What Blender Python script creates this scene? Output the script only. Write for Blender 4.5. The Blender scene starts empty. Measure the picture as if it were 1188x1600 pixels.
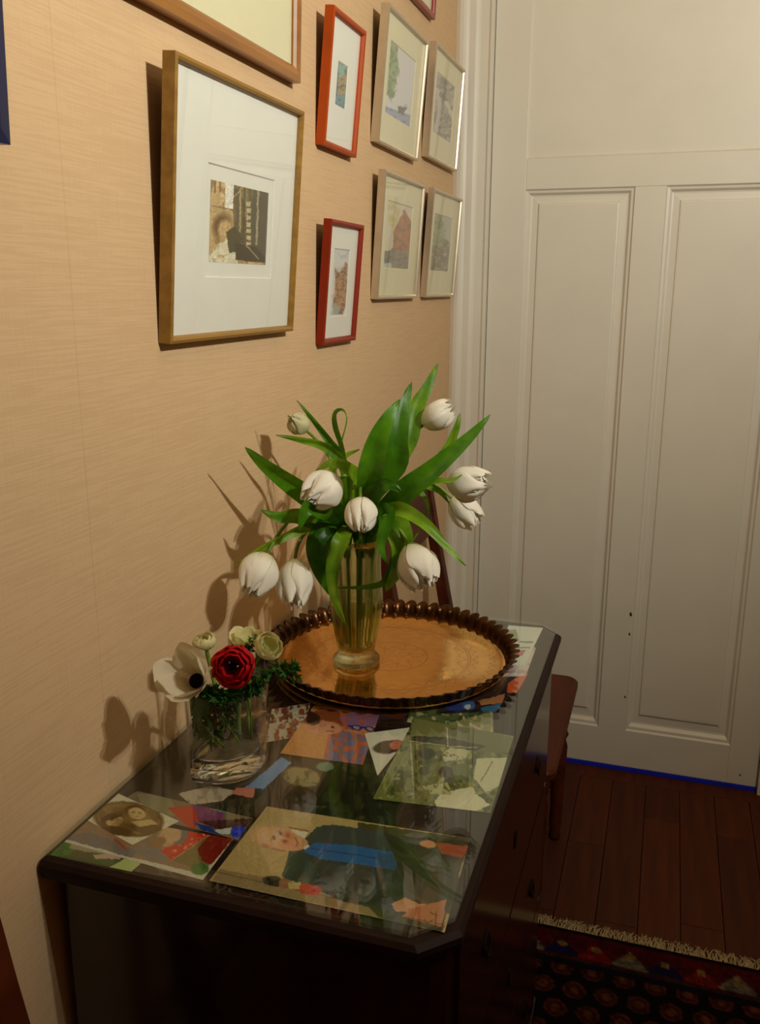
import bpy, math, random
import numpy as np
from math import sin, cos, pi, radians
from mathutils import Vector, Matrix

random.seed(7)
scene = bpy.context.scene
col = scene.collection

# ------------------------------------------------------------------ camera
TOP = 0.86                                   # height of the glass table top
FPX = 1393.9
YAW, PITCH, ROLL = .3102, .2458, .0036
CAM = Vector((0.6176, 0.0, 1.46))
_f = Vector((-sin(YAW)*cos(PITCH), cos(YAW)*cos(PITCH), -sin(PITCH)))
_r = _f.cross(Vector((0, 0, 1))).normalized()
_u = _r.cross(_f)
CR = cos(ROLL)*_r + sin(ROLL)*_u
CU = -sin(ROLL)*_r + cos(ROLL)*_u
CF = _f
cam_d = bpy.data.cameras.new('camera')
cam_d.sensor_fit = 'VERTICAL'; cam_d.sensor_height = 36.0; cam_d.lens = 36.0*FPX/1600
cam_d.clip_start = 0.02
cam = bpy.data.objects.new('camera', cam_d); col.objects.link(cam)
M = Matrix((CR, CU, -CF)).transposed().to_4x4(); M.translation = CAM
cam.matrix_world = M
scene.camera = cam

# ------------------------------------------------------------------ light
world = bpy.data.worlds.new('world'); scene.world = world; world.use_nodes = True
world.node_tree.nodes['Background'].inputs[0].default_value = (1.0, .8, .6, 1)
world.node_tree.nodes['Background'].inputs[1].default_value = 0.0
scene.view_settings.view_transform = 'Standard'
scene.view_settings.look = 'None'
scene.view_settings.gamma = 1.0
scene.view_settings.use_curve_mapping = False
scene.view_settings.exposure = 0.0
# the two bulbs of the hall lamp whose doubled shadows fall on the papered wall; it hangs outside the picture
for (nm, x, y, z, e) in (('hall_lamp_large_bulb_offscreen', 1.52, .64, 2.20, 84.0), ('hall_lamp_small_bulb_offscreen', 1.48, .56, 2.23, 44.0)):
    ld = bpy.data.lights.new(nm, 'SPOT')
    ld.energy = e; ld.color = (1.0, .985, .88); ld.shadow_soft_size = .017
    ld.spot_size = pi; ld.spot_blend = 1.0
    lo = bpy.data.objects.new(nm, ld); lo.location = (x, y, z); col.objects.link(lo)
    lo.rotation_euler = Vector((-.85, .62, .34)).to_track_quat('-Z', 'Y').to_euler()

# ------------------------------------------------------------------ pixel helpers
def ray(x, y):
    return CF + CR*((x-594)/FPX) + CU*((800-y)/FPX)
def at(x, y, axis, val):
    d = ray(x, y); t = (val-CAM[axis])/d[axis]
    return CAM + d*t
def atY(x, y, Y): return at(x, y, 1, Y)
def mpp(P):                                  # metres per photo pixel at a point
    return (P-CAM).dot(CF)/FPX
def project(co):                             # (n,3) -> px, py
    d = co-np.array(CAM)
    z = d@np.array(CF)
    return 594+FPX*(d@np.array(CR))/z, 800-FPX*(d@np.array(CU))/z

# ------------------------------------------------------------------ materials
def s2l(c):
    c = np.asarray(c, float)/255.0
    return np.where(c <= .04045, c/12.92, ((c+.055)/1.055)**2.4)
def rgb(*c):
    l = s2l(c); return (float(l[0]), float(l[1]), float(l[2]), 1)
class NT:
    def __init__(s, name):
        s.m = bpy.data.materials.new(name); s.m.use_nodes = True
        s.t = s.m.node_tree; s.t.nodes.clear()
        s.out = s.n('ShaderNodeOutputMaterial')
    def n(s, typ, **k):
        nd = s.t.nodes.new(typ)
        for a, v in k.items(): setattr(nd, a, v)
        return nd
    def l(s, a, b): s.t.links.new(a, b)
    def ramp(s, fac, stops):
        r = s.n('ShaderNodeValToRGB'); e = r.color_ramp.elements
        while len(e) < len(stops): e.new(.5)
        for q, (p, c) in zip(e, stops): q.position = p; q.color = c
        s.l(fac, r.inputs[0]); return r.outputs[0]
    def coords(s, scale=(1, 1, 1), kind='Object'):
        tc = s.n('ShaderNodeTexCoord'); mp = s.n('ShaderNodeMapping')
        mp.inputs['Scale'].default_value = scale
        s.l(tc.outputs[kind], mp.inputs[0]); return mp.outputs[0]
    def noise(s, vec, scale, detail=3, rough=.5):
        nz = s.n('ShaderNodeTexNoise'); nz.inputs['Scale'].default_value = scale
        nz.inputs['Detail'].default_value = detail; nz.inputs['Roughness'].default_value = rough
        if vec is not None: s.l(vec, nz.inputs[0])
        return nz.outputs[0]
    def bump(s, h, strength, dist):
        b = s.n('ShaderNodeBump'); b.inputs['Strength'].default_value = strength
        b.inputs['Distance'].default_value = dist; s.l(h, b.inputs['Height']); return b.outputs[0]
    def prin(s, base=None, rough=.5, metal=0., normal=None, spec=None, coat=0., trans=0., sub=0.):
        p = s.n('ShaderNodeBsdfPrincipled')
        if base is not None:
            if isinstance(base, tuple): p.inputs['Base Color'].default_value = base
            else: s.l(base, p.inputs['Base Color'])
        if isinstance(rough, (int, float)): p.inputs['Roughness'].default_value = rough
        else: s.l(rough, p.inputs['Roughness'])
        p.inputs['Metallic'].default_value = metal
        if spec is not None: p.inputs['Specular IOR Level'].default_value = spec
        p.inputs['Coat Weight'].default_value = coat
        p.inputs['Coat Roughness'].default_value = .08
        p.inputs['Transmission Weight'].default_value = trans
        if normal is not None: s.l(normal, p.inputs['Normal'])
        return p
    def done(s, sh): s.l(sh, s.out.inputs[0]); return s.m

def mat_plain(name, c, rough=.5, metal=0., noise=0., nscale=40, bump=0., coat=0., spec=None):
    t = NT(name); v = t.coords()
    nz = t.noise(v, nscale, 4)
    a = tuple(x*(1-noise) for x in c[:3])+(1,); b = tuple(min(1, x*(1+noise)) for x in c[:3])+(1,)
    base = t.ramp(nz, [(.3, a), (.7, b)])
    nm = t.bump(nz, .4, bump) if bump else None
    return t.done(t.prin(base, rough, metal, nm, spec, coat).outputs[0])

def mat_wood(name, dark, light, scale, rough=.35, coat=.0, rand=0., bump=.0004, spec=None):
    t = NT(name); v = t.coords(scale)
    nz = t.noise(v, 1.0, 6, .6)
    base = t.ramp(nz, [(.25, dark), (.75, light)])
    if rand:
        oi = t.n('ShaderNodeObjectInfo'); hs = t.n('ShaderNodeHueSaturation')
        mr = t.n('ShaderNodeMapRange'); t.l(oi.outputs['Random'], mr.inputs[0])
        mr.inputs[3].default_value = 1-rand; mr.inputs[4].default_value = 1+rand
        t.l(mr.outputs[0], hs.inputs['Value']); t.l(base, hs.inputs['Color']); base = hs.outputs[0]
    return t.done(t.prin(base, rough, 0, t.bump(nz, .3, bump), spec, coat).outputs[0])

def mat_thin_glass(name, tint=(1, 1, 1, 1), ior=1.5, rough=.0, bumps=0.):
    """clear sheet or shell: see-through, reflecting by Fresnel"""
    t = NT(name)
    tr = t.n('ShaderNodeBsdfTransparent'); tr.inputs[0].default_value = tint
    gl = t.n('ShaderNodeBsdfGlossy'); gl.inputs['Roughness'].default_value = rough
    gl.inputs[0].default_value = (1, 1, 1, 1)
    ge = t.n('ShaderNodeNewGeometry'); io = t.n('ShaderNodeMapRange'); t.l(ge.outputs['Backfacing'], io.inputs[0])
    io.inputs[3].default_value = ior; io.inputs[4].default_value = 1/ior     # same reflection from both sides of the sheet
    fr = t.n('ShaderNodeFresnel'); t.l(io.outputs[0], fr.inputs[0])
    mx = t.n('ShaderNodeMixShader')
    t.l(fr.outputs[0], mx.inputs[0]); t.l(tr.outputs[0], mx.inputs[1]); t.l(gl.outputs[0], mx.inputs[2])
    return t.done(mx.outputs[0])

def mat_glass_mix(name, tint, ior=1.45, share=.5):
    t = NT(name)
    g = t.n('ShaderNodeBsdfGlass'); g.inputs['IOR'].default_value = ior; g.inputs['Roughness'].default_value = 0
    g.inputs[0].default_value = tint
    tr = t.n('ShaderNodeBsdfTransparent'); tr.inputs[0].default_value = tint
    mx = t.n('ShaderNodeMixShader'); mx.inputs[0].default_value = share
    t.l(tr.outputs[0], mx.inputs[1]); t.l(g.outputs[0], mx.inputs[2])
    return t.done(mx.outputs[0])

def mat_print(name, rough=.5, spec=.3):
    t = NT(name); a = t.n('ShaderNodeAttribute', attribute_name='Col')
    return t.done(t.prin(a.outputs['Color'], rough, 0, None, spec).outputs[0])

def mat_petal(name, c1, c2, vein=.15, transl=.35, rough=.55):
    """c1 at the petal base, c2 towards the rim (petal parameter stored in the attribute 'pv')"""
    t = NT(name); a = t.n('ShaderNodeAttribute', attribute_name='pv')
    nz = t.noise(t.coords((1, 1, 1)), 160, 4)
    ad = t.n('ShaderNodeMath', operation='MULTIPLY_ADD'); t.l(nz, ad.inputs[0]); ad.inputs[1].default_value = vein
    t.l(a.outputs['Fac'], ad.inputs[2])
    base = t.ramp(ad.outputs[0], [(.06, c1), (.42, c2)])
    p = t.prin(base, rough, 0, t.bump(nz, .25, .0015), .3)
    tl = t.n('ShaderNodeBsdfTranslucent'); t.l(base, tl.inputs[0])
    mx = t.n('ShaderNodeMixShader'); mx.inputs[0].default_value = transl
    t.l(p.outputs[0], mx.inputs[1]); t.l(tl.outputs[0], mx.inputs[2])
    return t.done(mx.outputs[0])

def mat_leaf(name, c1, c2, rough=.35, transl=.3):
    t = NT(name); v = t.coords((1, 1, 1))
    a = t.n('ShaderNodeAttribute', attribute_name='pu')
    wv = t.n('ShaderNodeMath', operation='SINE'); ml = t.n('ShaderNodeMath', operation='MULTIPLY')
    t.l(a.outputs['Fac'], ml.inputs[0]); ml.inputs[1].default_value = 60; t.l(ml.outputs[0], wv.inputs[0])
    nz = t.noise(v, 35, 3)
    oi = t.n('ShaderNodeObjectInfo')
    s1 = t.n('ShaderNodeMath', operation='MULTIPLY_ADD'); t.l(wv.outputs[0], s1.inputs[0]); s1.inputs[1].default_value = .07; t.l(nz, s1.inputs[2])
    s2 = t.n('ShaderNodeMath', operation='MULTIPLY_ADD'); t.l(oi.outputs['Random'], s2.inputs[0]); s2.inputs[1].default_value = .35; t.l(s1.outputs[0], s2.inputs[2])
    base = t.ramp(s2.outputs[0], [(.35, c1), (.95, c2)])
    p = t.prin(base, rough, 0, t.bump(wv.outputs[0], .12, .001), .4)
    tl = t.n('ShaderNodeBsdfTranslucent'); t.l(base, tl.inputs[0])
    mx = t.n('ShaderNodeMixShader'); mx.inputs[0].default_value = transl
    t.l(p.outputs[0], mx.inputs[1]); t.l(tl.outputs[0], mx.inputs[2])
    return t.done(mx.outputs[0])

def mat_grasscloth():
    t = NT('grasscloth')
    v = t.coords((1, 1, 1))
    fib = t.noise(t.coords((1, 9, 330)), 1.0, 3, .55)        # fibres run along the wall
    fine = t.noise(t.coords((1, 25, 700)), 1.0, 3, .6)
    weft = t.noise(t.coords((1, 260, 12)), 1.0, 2, .5)
    blot = t.noise(v, 2.6, 3)
    m1 = t.n('ShaderNodeMath', operation='MULTIPLY_ADD'); t.l(fine, m1.inputs[0]); m1.inputs[1].default_value = .5; t.l(fib, m1.inputs[2])
    m2 = t.n('ShaderNodeMath', operation='MULTIPLY_ADD'); t.l(weft, m2.inputs[0]); m2.inputs[1].default_value = .25; t.l(m1.outputs[0], m2.inputs[2])
    m3 = t.n('ShaderNodeMath', operation='MULTIPLY_ADD'); t.l(blot, m3.inputs[0]); m3.inputs[1].default_value = .25; t.l(m2.outputs[0], m3.inputs[2])
    base = t.ramp(m3.outputs[0], [(.5, rgb(198, 165, 125)), (.98, rgb(203, 170, 130)), (1.3, rgb(207, 175, 135))])
    sp = t.n('ShaderNodeSeparateXYZ'); t.l(v, sp.inputs[0])                # butt joints between the paper lengths
    ad = t.n('ShaderNodeMath', operation='SUBTRACT'); t.l(sp.outputs[1], ad.inputs[0]); ad.inputs[1].default_value = .838
    pp = t.n('ShaderNodeMath', operation='PINGPONG'); t.l(ad.outputs[0], pp.inputs[0]); pp.inputs[1].default_value = .45
    lt = t.n('ShaderNodeMath', operation='LESS_THAN'); t.l(pp.outputs[0], lt.inputs[0]); lt.inputs[1].default_value = .0011
    mf = t.n('ShaderNodeMath', operation='MULTIPLY'); t.l(lt.outputs[0], mf.inputs[0]); mf.inputs[1].default_value = .14
    mx = t.n('ShaderNodeMixRGB'); t.l(mf.outputs[0], mx.inputs[0]); t.l(base, mx.inputs[1]); mx.inputs[2].default_value = rgb(150, 110, 76); base = mx.outputs[0]
    return t.done(t.prin(base, .85, 0, t.bump(m2.outputs[0], .25, .0007), .2).outputs[0])

M_WALL = mat_grasscloth()
M_DOOR = mat_plain('ivory_paint', rgb(216, 210, 194), .42, 0, .025, 6, .0003)  # paint tinted cooler to carry part of the lamp light's whiter hue on the door
M_CEIL = mat_plain('ceiling_cream', rgb(186, 164, 128), .9, 0, .02, 5)
M_PLANK = mat_wood('plank_oak', rgb(50, 19, 5), rgb(82, 36, 10), (38, 3, 20), .6, 0, .4, spec=.2)
M_CHEST = mat_wood('dark_mahogany', rgb(26, 9, 6), rgb(48, 17, 10), (30, 4, 6), .2, .15)
M_CHESTTOP = mat_wood('dark_mahogany_top', rgb(22, 9, 6), rgb(40, 16, 10), (30, 4, 6), .62, 0, spec=.22)
M_CHAIR = mat_wood('chair_walnut', rgb(52, 18, 6), rgb(92, 40, 13), (20, 3, 20), .5, 0, spec=.18)
M_GOLD = mat_wood('antique_gold', rgb(118, 84, 28), rgb(160, 118, 46), (60, 4, 60), .42)
M_BROWNF = mat_wood('walnut_frame', rgb(122, 74, 20), rgb(162, 106, 36), (10, 4, 40), .35, .2)
M_ORANGE = mat_plain('orange_lacquer', rgb(166, 66, 10), .45, 0, .08, 30, 0, 0, .3)
M_RED = mat_plain('red_lacquer', rgb(130, 34, 8), .45, 0, .08, 30, 0, 0, .3)
M_CRIMSON = mat_plain('crimson_lacquer', rgb(138, 22, 20), .35, 0, .08, 30, 0, .2)
M_SILVER = mat_plain('brushed_silver', rgb(206, 192, 170), .33, .75, .05, 60)
M_NAVY = mat_plain('navy_lacquer', rgb(10, 18, 60), .35, 0, .1, 30)
M_MATW = mat_plain('white_mat_board', rgb(222, 222, 214), .9, 0, .015, 20)
M_MATC = mat_plain('cream_mat_board', rgb(214, 208, 172), .9, 0, .015, 20)
M_BACK = mat_plain('backing_board', rgb(70, 50, 35), .9, 0, .1, 20)
M_PANE = mat_thin_glass('picture_glass', (.985, .985, .975, 1), 1.32)
M_TGLASS = mat_thin_glass('table_glass', (.945, .973, .945, 1), 1.48)
M_VGLASS = None
M_VGLASS = mat_glass_mix('vase_glass', (.93, .94, .80, 1), 1.45, .7)
M_CUTGLASS = mat_glass_mix('tumbler_glass', (.98, .985, .98, 1), 1.48, .96)
M_TWALL = mat_thin_glass('tumbler_wall_glass', (.975, .98, .975, 1), 1.42)
M_WATER = mat_thin_glass('tumbler_water', (.97, .98, .94, 1), 1.2)
M_PRINT = mat_print('picture_print', .8, .1)
M_PHOTO = mat_print('photo_paper', .35, .4)
M_RUG = mat_print('rug_pile', .95, .05)
M_FRINGE = mat_plain('fringe_wool', rgb(182, 160, 120), .95, 0, .25, 90)
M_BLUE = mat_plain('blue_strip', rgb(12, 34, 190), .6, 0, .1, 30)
M_BRASS = mat_plain('aged_brass', rgb(40, 28, 18), .6, 1., .2, 60)
M_CHIP = mat_plain('bare_chip', rgb(52, 36, 22), .9, 0, .2, 80)
M_STEM = mat_leaf('stem_green', rgb(86, 118, 30), rgb(140, 168, 62), .45, .15)
M_LEAF = mat_leaf('tulip_leaf', rgb(24, 78, 10), rgb(92, 152, 22), .33, .35)
M_FERN = mat_leaf('fern_green', rgb(20, 62, 16), rgb(58, 116, 30), .5, .25)
M_TULIP = mat_petal('tulip_white', rgb(216, 214, 160), rgb(247, 242, 227), .15, .22)
M_BUD = mat_petal('bud_green_white', rgb(150, 172, 80), rgb(220, 216, 172))
M_REDP = mat_petal('anemone_red', rgb(120, 4, 6), rgb(182, 8, 14), .15, .25)
M_WHITEP = mat_petal('anemone_white', rgb(190, 180, 140), rgb(226, 216, 188), .15, .4)
M_CREAM = mat_petal('cream_petal', rgb(182, 190, 104), rgb(226, 220, 164), .15, .35)
M_DARKC = mat_plain('flower_heart', rgb(24, 8, 20), .95, 0, .3, 300, 0, 0, .05)

# ------------------------------------------------------------------ mesh helpers
ORG = {}
class MB:
    """collects world-space vertices and faces; build() links ONE mesh object"""
    def __init__(s): s.v = []; s.f = []; s.attr = {}
    def add(s, vs, fs):
        o = len(s.v); s.v += [tuple(p) for p in vs]; s.f += [tuple(i+o for i in f) for f in fs]; return s
    def box(s, a, b):
        x0, y0, z0 = a; x1, y1, z1 = b
        return s.add([(x0,y0,z0),(x1,y0,z0),(x1,y1,z0),(x0,y1,z0),(x0,y0,z1),(x1,y0,z1),(x1,y1,z1),(x0,y1,z1)],
                     [(0,3,2,1),(4,5,6,7),(0,1,5,4),(1,2,6,5),(2,3,7,6),(3,0,4,7)])
    def prism(s, poly, z0, z1):               # poly in xy, counter-clockwise
        n = len(poly)
        return s.add([(x,y,z0) for x,y in poly]+[(x,y,z1) for x,y in poly],
                     [tuple(range(n-1,-1,-1)), tuple(range(n,2*n))]+[(i,(i+1)%n,n+(i+1)%n,n+i) for i in range(n)])
    def loft(s, rings, close=True, cap0=False, cap1=False):
        n = len(rings[0]); vs = [p for r in rings for p in r]; fs = []
        for k in range(len(rings)-1):
            for i in range(n if close else n-1):
                j = (i+1)%n; fs.append((k*n+i, k*n+j, (k+1)*n+j, (k+1)*n+i))
        if cap0: fs.append(tuple(range(n-1,-1,-1)))
        if cap1: fs.append(tuple((len(rings)-1)*n+i for i in range(n)))
        return s.add(vs, fs)
    def lathe(s, c, prof, n=32):
        rings = [[(c[0]+r*cos(2*pi*i/n), c[1]+r*sin(2*pi*i/n), z) for i in range(n)] for r, z in prof]
        return s.loft(rings, True, prof[0][0] > 1e-6, prof[-1][0] > 1e-6)
    def tube(s, pts, rad, n=8, caps=True):
        pts = [Vector(p) for p in pts]; rings = []
        up = Vector((0, 0, 1)); prev = None
        for i, p in enumerate(pts):
            t = (pts[min(i+1, len(pts)-1)]-pts[max(i-1, 0)]).normalized()
            if prev is None:
                a = t.cross(up if abs(t.z) < .9 else Vector((1, 0, 0))).normalized()
            else:
                a = (prev-t*prev.dot(t)).normalized()
            prev = a; b = t.cross(a)
            r = rad(i/(len(pts)-1)) if callable(rad) else rad
            rings.append([tuple(p+(a*cos(2*pi*k/n)+b*sin(2*pi*k/n))*r) for k in range(n)])
        return s.loft(rings, True, caps, caps)
    def build(s, name, mat, parent=None, smooth=False, origin=None, bevel=0.):
        vs = np.array(s.v, float)
        if parent is not None: o = np.array(ORG[parent.name])
        elif origin is not None: o = np.array(origin, float)
        else: o = np.array([(vs[:,0].min()+vs[:,0].max())/2, (vs[:,1].min()+vs[:,1].max())/2, vs[:,2].min()])
        me = bpy.data.meshes.new(name); me.from_pydata((vs-o).tolist(), [], s.f)
        for k, (vals, typ) in s.attr.items():
            a = me.attributes.new(k, typ, 'POINT')
            a.data.foreach_set('color' if typ == 'FLOAT_COLOR' else 'value', np.asarray(vals, np.float32).ravel())
        me.update(); me.materials.append(mat)
        ob = bpy.data.objects.new(name, me); col.objects.link(ob)
        if parent is not None: ob.parent = parent
        else: ob.location = o
        ORG[ob.name] = tuple(o)
        if smooth: me.shade_smooth()
        if bevel:
            bm = ob.modifiers.new('bevel', 'BEVEL'); bm.width = bevel; bm.segments = 2; bm.limit_method = 'ANGLE'
        return ob
def box(name, a, b, mat, parent=None, bevel=0., origin=None):
    return MB().box(a, b).build(name, mat, parent, bevel=bevel, origin=origin)
def thing(name, loc, label, cat, group=None):
    e = bpy.data.objects.new(name, None); col.objects.link(e); e.location = loc; e.empty_display_size = .05
    ORG[e.name] = tuple(loc); tag(e, label, cat, group); return e
def tag(o, label, cat, group=None):
    o['label'] = label; o['category'] = cat
    if group: o['group'] = group
    return o
def struct(o): o['kind'] = 'structure'; return o
def catmull(P, n):
    P = [Vector(p) for p in P]; P = [P[0]*2-P[1]]+P+[P[-1]*2-P[-2]]; out = []
    segs = len(P)-3
    for k in range(n+1):
        t = k/n*segs; i = min(int(t), segs-1); t -= i
        a, b, c, d = P[i:i+4]
        out.append(.5*((2*b)+(c-a)*t+(2*a-5*b+4*c-d)*t*t+(3*b-a-3*c+d)*t**3))
    return out

# ------------------------------------------------------------------ painter for flat prints
def vnoise(x, y, seed=0):
    xi = np.floor(x).astype(np.int64); yi = np.floor(y).astype(np.int64); fx = x-xi; fy = y-yi
    def h(a, b):
        n = (a*374761393+b*668265263+seed*982451653) & 0x7fffffff
        n = ((n ^ (n >> 13))*1274126177) & 0x7fffffff
        return ((n ^ (n >> 16)) & 0xffff)/65535.
    sx = fx*fx*(3-2*fx); sy = fy*fy*(3-2*fy)
    return (h(xi,yi)*(1-sx)+h(xi+1,yi)*sx)*(1-sy)+(h(xi,yi+1)*(1-sx)+h(xi+1,yi+1)*sx)*sy
class Paint:
    def __init__(s, x, y, jit=0.):
        if jit:                                  # uneven, brushed edges
            dx = (vnoise(x/5, y/5, 71)-.5)+.6*(vnoise(x/2, y/2, 72)-.5); dy = (vnoise(x/5, y/5, 73)-.5)+.6*(vnoise(x/2, y/2, 74)-.5)
            x = x+jit*dx; y = y+jit*dy
        s.x = x; s.y = y; s.c = np.zeros((len(x), 3))
    def put(s, m, c):
        m = np.clip(m, 0, 1)[:, None]; s.c = s.c*(1-m)+np.array(c, float)*m; return s
    def fill(s, c): return s.put(np.ones(len(s.x)), c)
    def inside(s, P):
        r = np.zeros(len(s.x), bool); n = len(P)
        for i in range(n):
            x0, y0 = P[i]; x1, y1 = P[(i+1)%n]
            if y0 == y1: continue
            c = ((s.y < y0) != (s.y < y1)) & (s.x < (x1-x0)*(s.y-y0)/(y1-y0)+x0); r ^= c
        return r
    def poly(s, P, c, a=1.): return s.put(s.inside(P)*a, c)
    def ell(s, cx, cy, rx, ry, c, ang=0, soft=.12, a=1.):
        k = radians(ang); dx = s.x-cx; dy = s.y-cy
        u = (dx*cos(k)+dy*sin(k))/rx; v = (-dx*sin(k)+dy*cos(k))/ry
        return s.put(a*(1-(np.sqrt(u*u+v*v)-1)/soft*.5-.5), c)
    def line(s, P, w, c, a=1.):
        d = np.full(len(s.x), 1e9)
        for (x0, y0), (x1, y1) in zip(P[:-1], P[1:]):
            L = (x1-x0)**2+(y1-y0)**2+1e-9
            t = np.clip(((s.x-x0)*(x1-x0)+(s.y-y0)*(y1-y0))/L, 0, 1)
            d = np.minimum(d, np.hypot(s.x-x0-t*(x1-x0), s.y-y0-t*(y1-y0)))
        return s.put(a*(w/2+.5-d), c)
    def blot(s, sc, c, thr=.55, seed=0, a=1., sy=1., poly=None):
        n = .65*vnoise(s.x/sc, s.y/sc*sy, seed)+.35*vnoise(s.x/sc*2.1, s.y/sc*2.1*sy, seed+9)
        m = np.clip((n-thr)*8, 0, 1)*a
        if poly is not None: m = m*s.inside(poly)
        return s.put(m, c)
    def grain(s, amp, sc=2., seed=3):
        s.c = s.c*(1+.45*amp*(vnoise(s.x/sc, s.y/sc, seed)-.5)[:, None]*2); return s
def sheet(name, A, B, C, D, mat, paint, cell, parent=None, thick=.0003, nrm=(0, 0, 1), jit=1.6):
    """A,B,C,D corners in order; painted grid with a thin edge"""
    A, B, C, D = (np.array(p, float) for p in (A, B, C, D))
    nu = max(2, int(max(np.linalg.norm(B-A), np.linalg.norm(C-D))/cell)); nv = max(2, int(max(np.linalg.norm(D-A), np.linalg.norm(C-B))/cell))
    u, v = np.meshgrid(np.linspace(0, 1, nu+1), np.linspace(0, 1, nv+1))
    u = u.ravel()[:, None]; v = v.ravel()[:, None]
    P = A*(1-u)*(1-v)+B*u*(1-v)+C*u*v+D*(1-u)*v
    x, y = project(P); pt = Paint(x, y, jit); paint(pt)
    colr = s2l(np.clip(pt.c, 0, 255)); W = nu+1
    fs = [(j*W+i, j*W+i+1, (j+1)*W+i+1, (j+1)*W+i) for j in range(nv) for i in range(nu)]
    n = np.array(nrm, float)
    rim = [i for i in range(W)]+[j*W+nu for j in range(1, nv+1)]+[nv*W+i for i in range(nu-1, -1, -1)]+[j*W for j in range(nv-1, 0, -1)]
    base = len(P); low = P[rim]-n*thick; m = len(rim)
    fs += [(rim[(k+1)%m], rim[k], base+k, base+(k+1)%m) for k in range(m)]
    fs.append(tuple(base+k for k in range(m-1, -1, -1)))
    if np.dot(np.cross(P[1]-P[0], P[W]-P[0]), n) < 0: fs = [f[::-1] for f in fs]
    b = MB(); b.v = [tuple(p) for p in np.vstack([P, low])]; b.f = fs
    cc = np.vstack([colr, np.tile(s2l((215, 212, 200)), (m, 1))])
    b.attr['Col'] = (np.hstack([cc, np.ones((len(cc), 1))]), 'FLOAT_COLOR')
    return b.build(name, mat, parent)

# ================================================================== the setting
YB = 2.6187; XR = 2.3; Y0R = -2.6; ZC = 2.75
struct(box('wall_left', (-.12, Y0R-.12, 0), (0, YB+.12, ZC), M_WALL, origin=(0, 0, 0)))
struct(box('wall_right', (XR, Y0R, 0), (XR+.12, YB, ZC), M_WALL, origin=(XR, 0, 0)))
struct(box('wall_front', (0, Y0R-.12, 0), (XR+.12, Y0R, ZC), M_WALL, origin=(0, Y0R, 0)))
struct(box('ceiling', (-.12, Y0R-.12, ZC), (XR+.12, YB+.12, ZC+.1), M_CEIL, origin=(0, 0, ZC)))
wb = MB(); wb.box((1.065, YB, 0), (XR+.12, YB+.12, ZC)); wb.box((0, YB, 2.52), (1.065, YB+.12, ZC)); wb.box((0, YB+.06, 0), (1.065, YB+.12, 2.52))
struct(wb.build('wall_back', M_DOOR, origin=(0, YB, 0)))
floor = struct(box('floor', (-.12, Y0R-.12, -.08), (XR+.12, YB+.12, -.012), M_CHIP, origin=(0, 0, -.08)))
# boards of the floor
pm = {}
def plank(x0, x1, y0, y1):
    w = round(x1-x0, 3); L = round(y1-y0, 3); key = (w, L)
    if key not in pm:
        b = MB(); g = .0009; e = .0005; z = 0.
        lo = [(g, g), (w-g, g), (w-g, L-g), (g, L-g)]; hi = [(g+e, g+e), (w-g-e, g+e), (w-g-e, L-g-e), (g+e, L-g-e)]
        b.loft([[(x, y, -.012) for x, y in lo], [(x, y, z-e) for x, y in lo], [(x, y, z) for x, y in hi]], True, True, True)
        ob = b.build('floor_board', M_PLANK, floor, origin=None)
        me = ob.data
        me.transform(Matrix.Translation(Vector(ORG['floor'])))
        bpy.data.objects.remove(ob); pm[key] = me
    ob = bpy.data.objects.new('floor_board', pm[key]); col.objects.link(ob); ob.parent = floor
    ob.location = (x0, y0, .08)
rows = 0
xx = -.03
while xx < XR:
    yy = -.2 - random.choice((0, .12, .25, .37)); first = True
    while yy < 2.555:
        L = random.choice((.45, .6, .75)); y1 = min(yy+L, 2.555)
        if y1 > 2.45: y1 = 2.555
        plank(max(xx, 0), min(xx+.097, XR), yy, y1); yy = y1
    xx += .097
plank(0., 1.065, 2.555, YB+.06)              # board in front of the door
box('floor_board', (0, Y0R, -.012), (XR, -.2-.37, 0), M_PLANK, floor)

# ---- door and casing
door = bpy.data.objects.new('door_1', None); col.objects.link(door); door.location = (.53, YB, 0); ORG['door_1'] = (.53, YB, 0); struct(door)
DX0, DX1, DZ0, DZ1 = .10, .965, .014, 2.42
YD = YB+.004; YK = YB+.044
ZL0, ZL1, ZU0, ZU1 = .137, 1.727, 1.808, 2.30
for a, b in (((DX0+.001, YD, DZ0), (.199, YK, DZ1)), ((.879, YD, DZ0), (DX1-.001, YK, DZ1)), ((.493, YD, ZL0), (.575, YK, ZL1))):
    box('stile', a, b, M_DOOR, door, .0015)
for z0, z1 in ((DZ0, ZL0), (ZL1, ZU0), (ZU1, DZ1)):
    box('rail', (.199, YD, z0), (.879, YK, z1), M_DOOR, door, .0015)
def rect(x0, x1, z0, z1, y): return [(x0, y, z0), (x1, y, z0), (x1, y, z1), (x0, y, z1)]
def panel(x0, x1, z0, z1, shallow=False):
    if shallow:
        b = MB(); b.loft([rect(x0, x1, z0, z1, YD+.001), rect(x0+.004, x1-.004, z0+.004, z1-.004, YD+.006), rect(x0+.006, x1-.006, z0+.006, z1-.006, YD+.006)], True, False, True)
        b.build('panel', M_DOOR, door); return
    b = MB()                                                    # sunk ogee moulding round the panel
    prof = ((0, 0.), (.003, .004), (.009, .005), (.015, .013), (.019, .014))
    b.loft([rect(x0+i, x1-i, z0+i*1.5, z1-i, YD+d) for i, d in prof], True)
    b.build('moulding', M_DOOR, door)
    b = MB(); i = .019
    prof = ((i, .014), (i+.017, .0125), (i+.019, .008), (i+.023, .007))
    b.loft([rect(x0+q, x1-q, z0+q*1.45, z1-q, YD+d) for q, d in prof], True, False, True)
    b.build('panel', M_DOOR, door)
panel(.199, .493, ZL0, ZL1); panel(.575, .879, ZL0, ZL1); panel(.199, .879, ZU0, ZU1, True)
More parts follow.
